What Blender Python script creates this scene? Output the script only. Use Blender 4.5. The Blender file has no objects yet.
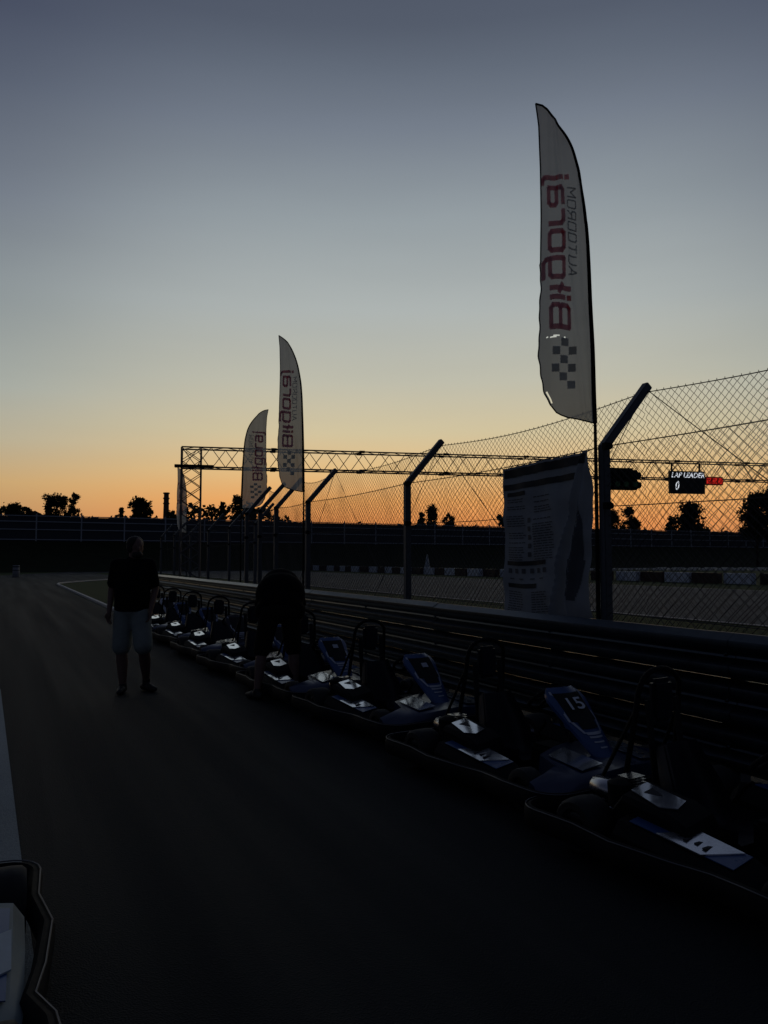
import bpy, bmesh, math, random
import numpy as np
from mathutils import Vector, Matrix
from mathutils.geometry import tessellate_polygon
random.seed(7)
R = math.radians
PI = math.pi
S = bpy.context.scene
COL = S.collection

# ------------------------------------------------------------------ camera
EYE = 1.53
FPX = 770.0
cam = bpy.data.cameras.new('camera')
cam.sensor_fit = 'HORIZONTAL'; cam.sensor_width = 36.0
cam.lens = 36.0*FPX/768.0
cam.clip_start = 0.05; cam.clip_end = 5000
camo = bpy.data.objects.new('camera', cam); COL.objects.link(camo)
camo.location = (0, 0, EYE); camo.rotation_euler = (R(90+3.5), 0, 0)
S.camera = camo

# ------------------------------------------------------------------ colour management
S.view_settings.view_transform = 'Standard'
S.view_settings.look = 'None'
S.view_settings.exposure = 0.0
S.view_settings.gamma = 1.0

# ------------------------------------------------------------------ sky (after sunset: no sun left above the horizon)
def lin(c):
    return tuple(((v/255)/12.92 if v/255 <= .04045 else ((v/255+.055)/1.055)**2.4) for v in c)+(1,)

W = bpy.data.worlds.new('World'); S.world = W; W.use_nodes = True
nt = W.node_tree; N = nt.nodes; L = nt.links
for n in list(N): N.remove(n)
out = N.new('ShaderNodeOutputWorld'); bg = N.new('ShaderNodeBackground')
L.new(bg.outputs[0], out.inputs[0])
tc = N.new('ShaderNodeTexCoord')
sep = N.new('ShaderNodeSeparateXYZ'); L.new(tc.outputs['Generated'], sep.inputs[0])
def ramp(stops):
    r = N.new('ShaderNodeValToRGB'); r.color_ramp.interpolation = 'LINEAR'
    e = r.color_ramp.elements
    while len(e) > 1: e.remove(e[0])
    first = True
    for p, c in stops:
        if first: e[0].position = p; e[0].color = lin(c); first = False
        else:
            x = e.new(p); x.color = lin(c)
    return r
sky_sunset = ramp([(0.0,(212,120,68)),(.045,(230,146,82)),(.075,(235,167,98)),(.112,(227,188,130)),(.162,(210,195,158)),
                   (.225,(191,189,172)),(.31,(174,180,178)),(.41,(149,158,163)),(.50,(117,126,139)),(.55,(98,107,121)),(.585,(85,93,108)),(.70,(64,70,88)),(.85,(52,58,76)),(1,(46,52,70))])
sky_side = ramp([(0.0,(164,112,80)),(.045,(190,143,96)),(.09,(200,166,116)),(.14,(184,175,150)),
                 (.20,(164,169,162)),(.29,(143,151,153)),(.40,(115,123,135)),(.50,(88,96,112)),(.56,(72,79,98)),(.70,(60,66,84)),(.85,(51,57,75)),(1,(46,52,70))])
sky_back = ramp([(0.0,(56,58,68)),(.08,(60,62,74)),(.22,(42,47,62)),(.5,(32,38,52)),(.8,(38,44,60)),(1,(46,52,70))])
for r in (sky_sunset, sky_side, sky_back): L.new(sep.outputs['Z'], r.inputs[0])
# azimuth against the place where the sun went down
flat = N.new('ShaderNodeVectorMath'); flat.operation = 'MULTIPLY'; flat.inputs[1].default_value = (1,1,0)
L.new(tc.outputs['Generated'], flat.inputs[0])
nrm = N.new('ShaderNodeVectorMath'); nrm.operation = 'NORMALIZE'; L.new(flat.outputs[0], nrm.inputs[0])
SUN_AZ = R(3.5)
dot = N.new('ShaderNodeVectorMath'); dot.operation = 'DOT_PRODUCT'
dot.inputs[1].default_value = (math.sin(SUN_AZ), math.cos(SUN_AZ), 0)
L.new(nrm.outputs[0], dot.inputs[0])
def mr(a, b):
    m = N.new('ShaderNodeMapRange'); m.interpolation_type = 'SMOOTHSTEP'
    m.inputs['From Min'].default_value = a; m.inputs['From Max'].default_value = b
    L.new(dot.outputs['Value'], m.inputs['Value']); return m
m1 = mr(.84, 1.0); m2 = mr(.30, .87)
def mix(f, a, b):
    m = N.new('ShaderNodeMix'); m.data_type = 'RGBA'
    L.new(f.outputs[0], m.inputs[0]); L.new(a, m.inputs[6]); L.new(b, m.inputs[7]); return m.outputs[2]
c1 = mix(m1, sky_side.outputs[0], sky_sunset.outputs[0])
c2 = mix(m2, sky_back.outputs[0], c1)
# faint unevenness of thin high haze
nz = N.new('ShaderNodeTexNoise'); nz.inputs['Scale'].default_value = 2.2; nz.inputs['Detail'].default_value = 3
mp = N.new('ShaderNodeMapping'); mp.inputs['Scale'].default_value = (1,1,6)
L.new(tc.outputs['Generated'], mp.inputs[0]); L.new(mp.outputs[0], nz.inputs[0])
mz = N.new('ShaderNodeMapRange'); mz.inputs['To Min'].default_value = .94; mz.inputs['To Max'].default_value = 1.06
L.new(nz.outputs[0], mz.inputs['Value'])
sc = N.new('ShaderNodeVectorMath'); sc.operation = 'SCALE'
L.new(c2, sc.inputs[0]); L.new(mz.outputs[0], sc.inputs['Scale'])
L.new(sc.outputs[0], bg.inputs[0]); bg.inputs[1].default_value = 1.0

# ------------------------------------------------------------------ materials
MATS = {}
def mat(name, col, rough=.6, metal=0, spec=.5, noise=None, bump=None, coat=0, emit=None, estr=0):
    if name in MATS: return MATS[name]
    m = bpy.data.materials.new(name); m.use_nodes = True
    t = m.node_tree; b = t.nodes['Principled BSDF']
    b.inputs['Base Color'].default_value = (*col, 1)
    b.inputs['Roughness'].default_value = rough; b.inputs['Metallic'].default_value = metal
    b.inputs['Specular IOR Level'].default_value = spec
    b.inputs['Coat Weight'].default_value = coat; b.inputs['Coat Roughness'].default_value = .08
    if emit:
        b.inputs['Emission Color'].default_value = (*emit, 1); b.inputs['Emission Strength'].default_value = estr
    if noise or bump:
        co = t.nodes.new('ShaderNodeTexCoord')
    if noise:                       # (scale, amount)
        nzz = t.nodes.new('ShaderNodeTexNoise'); nzz.inputs['Scale'].default_value = noise[0]; nzz.inputs['Detail'].default_value = 6
        t.links.new(co.outputs['Object'], nzz.inputs[0])
        mm = t.nodes.new('ShaderNodeMix'); mm.data_type = 'RGBA'
        a = noise[1]
        mm.inputs[6].default_value = (*[c*(1-a) for c in col], 1); mm.inputs[7].default_value = (*[min(1,c*(1+a)) for c in col], 1)
        t.links.new(nzz.outputs[0], mm.inputs[0]); t.links.new(mm.outputs[2], b.inputs['Base Color'])
        rr = t.nodes.new('ShaderNodeMapRange'); rr.inputs['To Min'].default_value = max(0,rough-.12); rr.inputs['To Max'].default_value = min(1,rough+.12)
        t.links.new(nzz.outputs[0], rr.inputs['Value']); t.links.new(rr.outputs[0], b.inputs['Roughness'])
    if bump:                        # (scale, strength)
        n2 = t.nodes.new('ShaderNodeTexNoise'); n2.inputs['Scale'].default_value = bump[0]; n2.inputs['Detail'].default_value = 5
        t.links.new(co.outputs['Object'], n2.inputs[0])
        bp = t.nodes.new('ShaderNodeBump'); bp.inputs['Strength'].default_value = bump[1]; bp.inputs['Distance'].default_value = .01
        t.links.new(n2.outputs[0], bp.inputs['Height']); t.links.new(bp.outputs[0], b.inputs['Normal'])
    MATS[name] = m
    return m

def asphalt(name, col, seed):
    m = bpy.data.materials.new(name); m.use_nodes = True
    t = m.node_tree; b = t.nodes['Principled BSDF']; nn = t.nodes.new
    co = nn('ShaderNodeTexCoord')
    fine = nn('ShaderNodeTexNoise'); fine.inputs['Scale'].default_value = 90; fine.inputs['Detail'].default_value = 8
    big = nn('ShaderNodeTexNoise'); big.inputs['Scale'].default_value = .35; big.inputs['Detail'].default_value = 4
    vor = nn('ShaderNodeTexVoronoi'); vor.inputs['Scale'].default_value = 140
    for x in (fine, big, vor): t.links.new(co.outputs['Object'], x.inputs['Vector'])
    r1 = nn('ShaderNodeMix'); r1.data_type = 'RGBA'
    r1.inputs[6].default_value = (*[c*.55 for c in col],1); r1.inputs[7].default_value = (*[c*1.5 for c in col],1)
    t.links.new(fine.outputs[0], r1.inputs[0])
    r2 = nn('ShaderNodeMix'); r2.data_type = 'RGBA'; r2.blend_type = 'MULTIPLY'; r2.inputs[0].default_value = .7
    mrr = nn('ShaderNodeMapRange'); mrr.inputs['From Min'].default_value = .3; mrr.inputs['From Max'].default_value = .7
    mrr.inputs['To Min'].default_value = .6; mrr.inputs['To Max'].default_value = 1.25
    t.links.new(big.outputs[0], mrr.inputs['Value'])
    cc = nn('ShaderNodeCombineColor')
    for i in range(3): t.links.new(mrr.outputs[0], cc.inputs[i])
    t.links.new(r1.outputs[2], r2.inputs[6]); t.links.new(cc.outputs[0], r2.inputs[7])
    t.links.new(r2.outputs[2], b.inputs['Base Color'])
    mpn = nn('ShaderNodeMapping'); mpn.inputs['Scale'].default_value = (1.6,.05,1)
    mpr = nn('ShaderNodeMapping'); mpr.inputs['Rotation'].default_value = (0,0,R(-26.2))
    st = nn('ShaderNodeTexNoise'); st.inputs['Scale'].default_value = 1.4; st.inputs['Detail'].default_value = 5
    t.links.new(co.outputs['Object'], mpr.inputs[0]); t.links.new(mpr.outputs[0], mpn.inputs[0]); t.links.new(mpn.outputs[0], st.inputs['Vector'])
    rg = nn('ShaderNodeMapRange'); rg.inputs['From Min'].default_value = .35; rg.inputs['From Max'].default_value = .65
    rg.inputs['To Min'].default_value = .74; rg.inputs['To Max'].default_value = .88
    t.links.new(st.outputs[0], rg.inputs['Value']); t.links.new(rg.outputs[0], b.inputs['Roughness'])
    b.inputs['Specular IOR Level'].default_value = .27; b.inputs['Specular Tint'].default_value = (.72,.90,1,1)
    bp = nn('ShaderNodeBump'); bp.inputs['Strength'].default_value = .8; bp.inputs['Distance'].default_value = .006
    t.links.new(vor.outputs[0], bp.inputs['Height']); t.links.new(bp.outputs[0], b.inputs['Normal'])
    return m
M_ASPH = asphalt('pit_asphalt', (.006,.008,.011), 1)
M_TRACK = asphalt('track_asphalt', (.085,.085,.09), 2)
M_CONC = asphalt('concrete', (.36,.41,.41), 3)
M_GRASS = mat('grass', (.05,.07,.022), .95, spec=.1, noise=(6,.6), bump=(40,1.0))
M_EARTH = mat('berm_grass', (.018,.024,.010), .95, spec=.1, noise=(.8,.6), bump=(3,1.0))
M_LINE = mat('line_paint', (.6,.6,.57), .7, noise=(8,.25))
M_GALV = mat('galvanised', (.065,.085,.11), .34, 1.0, noise=(14,.25))
M_POST = mat('post_steel', (.11,.125,.14), .55, .3, noise=(20,.25))
M_WIRE = mat('wire', (.07,.07,.072), .75, .0, spec=.2)
M_TRUSS = mat('truss_alu', (.11,.11,.12), .5, .5, noise=(9,.2))
M_DARK = mat('black_plastic', (.008,.008,.009), .75, spec=.15, noise=(30,.3))
M_MATT = mat('matt_black', (.01,.01,.011), .8)
M_RUB = mat('rubber', (.012,.012,.012), .75, noise=(40,.3))
M_BLUE2 = mat('fairing_blue', (.026,.080,.23), .3, noise=(3,.15), coat=.25)
M_BLUE = mat('kart_blue', (.009,.025,.075), .30, noise=(3,.15), coat=.25)
M_WHITE = mat('sticker_white', (.90,.94,.98), .15, metal=.88, spec=1.0, coat=1.0, noise=(12,.08))
M_BODYG = mat('kart_grey', (.55,.58,.64), .35, coat=.3)
M_CHROME = mat('chrome', (.5,.5,.52), .25, 1.0, noise=(20,.2))
M_GLINT = mat('edge_glint', (.16,.16,.17), .5, 1.0, noise=(20,.2))  # pale metal for the added line that imitates gloss along the bumper edge
M_SEAT = mat('seat_plastic', (.012,.014,.022), .5, noise=(10,.2))
M_SKIN = mat('skin', (.17,.10,.075), .6)
M_SHIRT = mat('black_tshirt', (.006,.006,.007), .95, spec=.1, bump=(60,.4))
M_SHIRT2 = mat('dark_tshirt', (.006,.006,.007), .95, spec=.1, bump=(60,.4))
M_SHORTS = mat('grey_shorts', (.23,.26,.24), .9, spec=.1, noise=(12,.2), bump=(60,.4))
M_TROUS = mat('dark_trousers', (.015,.014,.012), .9, spec=.1)
M_HAIR = mat('dark_hair', (.010,.008,.006), .7)
M_SHOE = mat('dark_shoe', (.010,.010,.010), .6)
M_BLOCKW = mat('white_block', (.74,.80,.90), .5, noise=(5,.15))
M_BLOCKR = mat('red_block', (.035,.009,.009), .5, noise=(5,.2))
M_WALL = mat('fence_panel_dark', (.045,.055,.070), .8, noise=(2,.3))
M_RAIL = mat('far_rail', (.42,.46,.50), .6)
M_BARK = mat('bark', (.03,.022,.016), .95)
M_LEAF = mat('leaf', (.022,.034,.012), .85, spec=.2, noise=(2,.4))
M_BRICK = mat('chimney_brick', (.13,.08,.06), .9, noise=(3,.3))
M_ROOF = mat('roof_tile', (.06,.035,.03), .9, noise=(3,.3))
M_PLASTER = mat('plaster', (.12,.11,.10), .9, noise=(2,.2))
M_LED = mat('red_led', (.02,.0,.0), .5, emit=(1,.03,.02), estr=.55)
M_SCREEN = mat('screen_black', (.008,.008,.009), .4)
M_SCREENW = mat('screen_white', (.1,.1,.1), .5, emit=(.85,.9,1), estr=.75)
M_GREEN = mat('signal_green', (.0,.02,.01), .5, emit=(.1,.5,.2), estr=.006)
M_PRINT = mat('print_dark', (.030,.032,.036), .8)
M_PRINT2 = mat('banner_print', (.10,.11,.12), .85)
M_CHECK = mat('flag_check', (.035,.035,.037), .9)

def cloth(name, col, trans, alpha):
    m = bpy.data.materials.new(name); m.use_nodes = True
    t = m.node_tree; nn = t.nodes.new
    for x in list(t.nodes): t.nodes.remove(x)
    o = nn('ShaderNodeOutputMaterial')
    co = nn('ShaderNodeTexCoord'); nz = nn('ShaderNodeTexNoise'); nz.inputs['Scale'].default_value = 5; nz.inputs['Detail'].default_value = 6
    t.links.new(co.outputs['Object'], nz.inputs[0])
    mm = nn('ShaderNodeMix'); mm.data_type = 'RGBA'
    mm.inputs[6].default_value = (*[c*.8 for c in col],1); mm.inputs[7].default_value = (*[c*1.12 for c in col],1)
    t.links.new(nz.outputs[0], mm.inputs[0])
    d = nn('ShaderNodeBsdfDiffuse'); tr = nn('ShaderNodeBsdfTranslucent'); tp = nn('ShaderNodeBsdfTransparent')
    t.links.new(mm.outputs[2], d.inputs[0]); t.links.new(mm.outputs[2], tr.inputs[0])
    a = nn('ShaderNodeMixShader'); a.inputs[0].default_value = trans
    b = nn('ShaderNodeMixShader'); b.inputs[0].default_value = alpha
    t.links.new(d.outputs[0], a.inputs[1]); t.links.new(tr.outputs[0], a.inputs[2])
    t.links.new(a.outputs[0], b.inputs[1]); t.links.new(tp.outputs[0], b.inputs[2])
    t.links.new(b.outputs[0], o.inputs[0])
    return m
M_SAIL = cloth('flag_cloth', (.52,.56,.58), .50, .06)
M_RED = cloth('flag_red', (.80,.27,.31), .8, .0)
M_GREYP = cloth('flag_grey_print', (.50,.52,.53), .75, .0)
M_HEM = cloth('flag_hem', (.02,.02,.022), .3, .0)
M_BANNER = cloth('banner_mesh', (.34,.38,.42), .10, .0)

# ------------------------------------------------------------------ building helpers
class MB:
    def __init__(s): s.v = []; s.f = []
    def add(s, vs, fs):
        o = len(s.v); s.v += [tuple(p) for p in vs]; s.f += [tuple(i+o for i in f) for f in fs]
    def box(s, c, d, rot=None, taper=1.0):
        hx, hy, hz = d[0]/2, d[1]/2, d[2]/2
        vs = []
        for z, k in ((-hz,1),(hz,taper)):
            for x, y in ((-hx,-hy),(hx,-hy),(hx,hy),(-hx,hy)):
                p = Vector((x*k, y*k, z))
                if rot: p = rot @ p
                vs.append(p+Vector(c))
        s.add(vs, [(0,3,2,1),(4,5,6,7),(0,1,5,4),(1,2,6,5),(2,3,7,6),(3,0,4,7)])
    def tube(s, path, r, n=8, closed=False, ry=None):
        P = [Vector(p) for p in path]; m = len(P)
        rs = r if isinstance(r, (list,tuple)) else [r]*m
        vs = []; prev = None
        for i, p in enumerate(P):
            if closed: t = P[(i+1)%m]-P[i-1]
            else: t = P[min(i+1,m-1)]-P[max(i-1,0)]
            t.normalize()
            up = Vector((0,0,1)) if abs(t.z) < .95 else Vector((0,1,0))
            if prev is not None and abs(prev.dot(t)) < .95: up = prev
            a = t.cross(up).normalized(); b = a.cross(t).normalized(); prev = b
            for k in range(n):
                an = 2*PI*k/n
                vs.append(p + a*math.cos(an)*rs[i] + b*math.sin(an)*(rs[i] if ry is None else ry))
        fs = []
        for i in range(m if closed else m-1):
            j = (i+1) % m
            for k in range(n):
                fs.append((i*n+k, i*n+(k+1)%n, j*n+(k+1)%n, j*n+k))
        if not closed:
            fs.append(tuple(range(n-1,-1,-1))); fs.append(tuple((m-1)*n+k for k in range(n)))
        s.add(vs, fs)
    def lathe(s, prof, axis='x', c=(0,0,0), n=20):
        vs = []
        for (a, r) in prof:
            for k in range(n):
                t = 2*PI*k/n
                if axis == 'x': p = (c[0]+a, c[1]+r*math.cos(t), c[2]+r*math.sin(t))
                elif axis == 'y': p = (c[0]+r*math.cos(t), c[1]+a, c[2]+r*math.sin(t))
                else: p = (c[0]+r*math.cos(t), c[1]+r*math.sin(t), c[2]+a)
                vs.append(p)
        fs = []; m = len(prof)
        for i in range(m-1):
            for k in range(n): fs.append((i*n+k, i*n+(k+1)%n, (i+1)*n+(k+1)%n, (i+1)*n+k))
        fs.append(tuple(range(n-1,-1,-1))); fs.append(tuple((m-1)*n+k for k in range(n)))
        s.add(vs, fs)
    def loft(s, rings, cap=True):
        n = len(rings[0]); vs = [p for r in rings for p in r]; fs = []
        for i in range(len(rings)-1):
            for k in range(n): fs.append((i*n+k, i*n+(k+1)%n, (i+1)*n+(k+1)%n, (i+1)*n+k))
        if cap: fs.append(tuple(range(n-1,-1,-1))); fs.append(tuple((len(rings)-1)*n+k for k in range(n)))
        s.add(vs, fs)
    def sheet(s, grid, th=0):
        """grid[i][j] of points -> surface; th offsets a back face"""
        ni, nj = len(grid), len(grid[0])
        vs = [p for r in grid for p in r]
        fs = [(i*nj+j, i*nj+j+1, (i+1)*nj+j+1, (i+1)*nj+j) for i in range(ni-1) for j in range(nj-1)]
        s.add(vs, fs)
    def mesh(s, name, m, smooth=40, bevel=0):
        me = bpy.data.meshes.new(name); me.from_pydata(s.v, [], s.f); me.materials.append(m)
        bm = bmesh.new(); bm.from_mesh(me)
        if bevel:
            bmesh.ops.bevel(bm, geom=list(bm.edges), offset=bevel, segments=2, affect='EDGES', clamp_overlap=True)
        bmesh.ops.recalc_face_normals(bm, faces=list(bm.faces)); bm.to_mesh(me); bm.free()
        if smooth:
            for p in me.polygons: p.use_smooth = True
            me.set_sharp_from_angle(angle=R(smooth))
        return me
    def obj(s, name, m, parent=None, smooth=40, bevel=0, label=None):
        return link(name, s.mesh(name, m, smooth, bevel), parent, label)

def link(name, me, parent=None, label=None):
    o = bpy.data.objects.new(name, me); COL.objects.link(o)
    if parent: o.parent = parent
    if label: o['label'] = label
    return o
def tag(o, label=None, cat=None, group=None, kind=None):
    if label: o['label'] = label
    if cat: o['category'] = cat
    if group: o['group'] = group
    if kind: o['kind'] = kind
    return o
def thing(name, label, cat, loc=(0,0,0), rz=0, group=None):
    o = bpy.data.objects.new(name, None); COL.objects.link(o); o.empty_display_size = .2
    o.location = loc; o.rotation_euler = (0,0,rz)
    return tag(o, label, cat, group)
def copy_tree(o, parent=None):
    c = o.copy(); COL.objects.link(c)
    if parent: c.parent = parent
    for ch in list(CH.get(o.name, [])) or [x for x in o.children]: copy_tree(ch, c)
    return c
CH = {}

ROWA = R(26.2)                      # the pit wall runs 26 degrees left of straight ahead
ca, sa = math.cos(ROWA), math.sin(ROWA)
def RW(n, s, z=0): return (ca*n - sa*s, sa*n + ca*s, z)      # n: to the right of the wall's direction, s: along it

_unit = {}
def member(a, b, r, name, m, parent, n=6):
    """a straight round bar from a to b sharing one mesh"""
    key = (m.name, n)
    if key not in _unit:
        q = MB(); q.lathe([(0,1),(1,1)], 'z', n=n); _unit[key] = q.mesh(name, m, 40)
    a = Vector(a); b = Vector(b); d = b-a
    o = bpy.data.objects.new(name, _unit[key]); COL.objects.link(o)
    if parent: o.parent = parent
    o.location = a; o.rotation_mode = 'QUATERNION'; o.rotation_quaternion = Vector((0,0,1)).rotation_difference(d.normalized())
    o.scale = (r, r, d.length)
    return o

# ------------------------------------------------------------------ ground
def poly(name, pts, z, m, kind='structure'):
    vs = [Vector((p[0], p[1], z)) for p in pts]
    tris = tessellate_polygon([vs]); fs = []
    for t in tris:
        if (vs[t[1]]-vs[t[0]]).cross(vs[t[2]]-vs[t[0]]).z < 0: t = (t[0], t[2], t[1])
        fs.append(t)
    me = bpy.data.meshes.new(name); me.from_pydata([tuple(v) for v in vs], [], fs); me.materials.append(m)
    o = link(name, me); o['kind'] = kind; return o
poly('ground', [(-1500,-300),(1500,-300),(1500,2500),(-1500,2500)], -.016, M_GRASS)
island = [RW(4.2,20), RW(3.0,21.5), RW(2.95,35), RW(2.9,50)]
tip = [RW(3.4,53), RW(5.0,56.5), RW(9,65)]
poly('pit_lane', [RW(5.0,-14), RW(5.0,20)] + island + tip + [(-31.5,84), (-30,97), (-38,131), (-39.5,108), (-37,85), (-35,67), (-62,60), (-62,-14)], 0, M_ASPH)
poly('race_track', [RW(15.5,-30), RW(33,-30), RW(33,165), RW(15.5,165)], .004, M_TRACK)
poly('far_track', [(18,128),(30,118),(130,112),(130,128),(40,140),(22,142)], .004, M_TRACK)
poly('concrete_pavement', [RW(.42,-10), RW(.12,4.4), RW(.0,10.2), RW(-.5,10.6), RW(-3.2,10), RW(-3.2,-10)], .006, M_CONC)
for nn_, nm in ((15.62,'track_edge_line'), (32.8,'track_edge_line')):
    poly(nm, [RW(nn_,-30), RW(nn_+.13,-30), RW(nn_+.13,165), RW(nn_,165)], .009, M_LINE)
# raised kerb round the grass island
def strip(path, w, h, m, name):
    q = MB(); P = [Vector(p) for p in path]; rings = []
    for i, p in enumerate(P):
        t = (P[min(i+1,len(P)-1)]-P[max(i-1,0)]).normalized(); a = Vector((-t.y, t.x, 0))
        rings.append([p-a*w/2, p-a*w/2*.9+Vector((0,0,h)), p+a*w/2*.9+Vector((0,0,h)), p+a*w/2])
    q.loft(rings); return q.obj(name, m, None, 30)
kp = [RW(4.2,20), RW(3.25,21.0), RW(3.0,21.8)] + [RW(3.0-.1*(k/10), 22+28*k/10) for k in range(1,11)] + [RW(3.1,52), RW(3.7,54), RW(5.0,56.6), RW(7,60.5), RW(9,65)]
k_ = strip(kp, .11, .07, M_LINE, 'kerb'); k_['kind'] = 'structure'

# earth bank below the far fence
WA = Vector((-50,100)); WB = Vector((85,170)); WD = (WB-WA).normalized(); WN = Vector((-WD.y, WD.x))     # WN points away from the camera
def WP(t, off, z): p = WA + WD*t + WN*off; return (p.x, p.y, z)
rng = random.Random(3)
g = []
for off, z in ((-13,-.05),(-9,1.1),(-5,2.6),(-1.5,3.85),(1,4.0),(3,4.0),(6,3.0),(12,-.05)):
    g.append([WP(t, off+rng.uniform(-.5,.5), z+(rng.uniform(-.12,.12) if z > 0 else 0)) for t in np.linspace(-90, 290, 90)])
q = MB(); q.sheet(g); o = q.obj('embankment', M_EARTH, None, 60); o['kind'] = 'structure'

# ------------------------------------------------------------------ far boundary fence on the bank
ff = thing('boundary_fence', 'long dark panelled fence with pale posts and rails on top of the far grass bank', 'fence', (0,0,0))
bay = 5.6; t0 = -79.6; nb = 62
ang = math.atan2(WD.y, WD.x)
q = MB(); q.box((0,0,1.8), (.16,.16,3.7)); pm_ = q.mesh('post', M_RAIL, 0)
q = MB(); q.box((bay/2,.05,1.37), (bay-.17,.06,3.8)); panm = q.mesh('panel', M_WALL, 0)
q = MB(); q.box((bay/2,-.06,0), (bay-.17,.10,.12)); railm = q.mesh('rail', M_RAIL, 0)
for i in range(nb+1):
    p = WP(t0+i*bay, 0, 3.9)
    h = bpy.data.objects.new('post', pm_); COL.objects.link(h); h.parent = ff; h.location = p; h.rotation_euler.z = ang
    if i == nb: break
    a = link('panel', panm, ff); a.location = p; a.rotation_euler.z = ang
    for z in (.22, 1.55, 2.6, 3.36):
        a = link('rail', railm, ff); a.location = (p[0],p[1],p[2]+z); a.rotation_euler.z = ang

# ------------------------------------------------------------------ crash barrier (armco) along the pit
barrier = thing('crash_barrier', 'triple steel crash barrier running along the row of karts', 'crash barrier', (0,0,0), ROWA)
prof = [(.0,.155),(-.012,.155),(-.083,.108),(-.085,.09),(-.083,.068),(-.010,.016),(-.006,0),(-.010,-.016),(-.083,-.068),(-.085,-.09),(-.083,-.108),(-.012,-.155),(.0,-.155)]
def beam(length):
    q = MB(); fr = [(x, z) for x, z in prof]; bk = [(x+.006, z) for x, z in reversed(prof)]
    ring = fr + bk
    q.loft([[(x, 0, z) for x, z in ring], [(x, length, z) for x, z in ring]])
    return q.mesh('beam', M_GALV, 25)
SEG = 4.0
bm_ = beam(SEG+.12)
q = MB()
for z in (.80,.95): q.lathe([(0,.016),(.012,.016),(.018,.008)], 'x', (0,0,0), 6)
boltm = MB(); boltm.lathe([(-.014,.009),(-.006,.018),(0,.018)], 'x', n=6); boltm = boltm.mesh('bolt', M_GALV, 40)
postm = MB(); postm.box((.07,0,.5), (.10,.06,1.0)); postm = postm.mesh('post', M_POST, 0)
for k in range(-2, 7):
    s0 = k*SEG - .3
    for j, zc in enumerate((.875,.56,.245)):
        b = link('beam', bm_, barrier); b.location = (4.5 - .004*(k % 2) + rng.uniform(-.004,.004), s0, zc + rng.uniform(-.006,.006)); b.rotation_euler.z = rng.uniform(-.0015,.0015)
        for dz in (.0,):
            for e in (.08, 2.0):
                b2 = link('bolt', boltm, barrier); b2.location = (4.494, s0+e, zc+dz)
    for h in (0.05, 2.0):
        b = link('post', postm, barrier); b.location = (4.515, s0+h, 0)

# ------------------------------------------------------------------ catch fences
PZ = 2.58; ARM = (.53, .60)
MZ0 = .55
qp = MB(); qp.box((0,0,PZ/2), (.082,.082,PZ)); post_me = qp.mesh('post', M_POST, 0, .008)
qa = MB(); aa = math.atan2(ARM[0], ARM[1]); al = math.hypot(*ARM)
qa.box((ARM[0]/2, 0, ARM[1]/2), (.078,.078,al+.06), Matrix.Rotation(aa, 3, 'Y')); arm_me = qa.mesh('arm', M_POST, 0, .008)
qc = MB(); qc.lathe([(-.03,.03),(.03,.03)], 'y', (0,0,0), 8); qc.box((-.03,0,0),(.05,.05,.06)); clamp_me = qc.mesh('wire_clamp', M_DARK, 30)

def chain(name, parent, n0, sA, sB, w, h, r, z0=.30, z1=2.55, sagz=.03, wires=()):
    """a hanging chain-link sheet between two posts: every picket is a zigzag wire hooked into its neighbours"""
    tot = z1-z0; nl = int(tot/h); npk = max(1, int(abs(sB-sA)/w)); ww = (sB-sA)/npk
    vs = []; fs = []
    def pos(x, l, side=0):
        f = (x-sA)/(sB-sA); sag = math.sin(PI*f)*sagz*min(1, l/tot)**2
        bulge = (.018*math.sin(x*3.1+l*2)+.012*math.sin(x*7.3-l*5))*min(1, l)*min(1, max(0, (tot-l)*3))
        return (n0+bulge+side, x+.006*math.sin(l*9+x*4), z0+l-sag)
    ang3 = [(math.cos(2*PI*k/3+.5)*r, math.sin(2*PI*k/3+.5)*r) for k in range(3)]
    for i in range(npk):
        base = len(vs)
        for j in range(nl+2):
            if j <= nl: x = sA + ww*(i + ((i+j) % 2)); side = r*.9 if ((i+j) % 2) else -r*.9; l = tot*j/nl
            else: l = tot+.016                                     # cut wire ends stand up above the top wire
            c = pos(x, l, side)
            for k in range(3): vs.append((c[0]+ang3[k][0], c[1], c[2]+ang3[k][1]*1.35))
        for j in range(nl+1):
            for k in range(3):
                a = base+j*3+k; b = base+j*3+(k+1) % 3
                fs.append((a, b, b+3, a+3))
    me = bpy.data.meshes.new(name); me.from_pydata(vs, [], fs); me.materials.append(M_WIRE)
    o = link(name, me, parent); o['kind'] = 'stuff'
    for l, rr, extra in wires:
        q = MB(); m = 14
        pts = [pos(sA+(sB-sA)*k/m, l) for k in range(m+1)]
        pts = [(p[0], p[1], p[2]-math.sin(PI*k/m)*extra) for k, p in enumerate(pts)]
        q.tube(pts, rr, 5); q.obj('tension_wire', M_WIRE, parent, 60)

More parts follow.
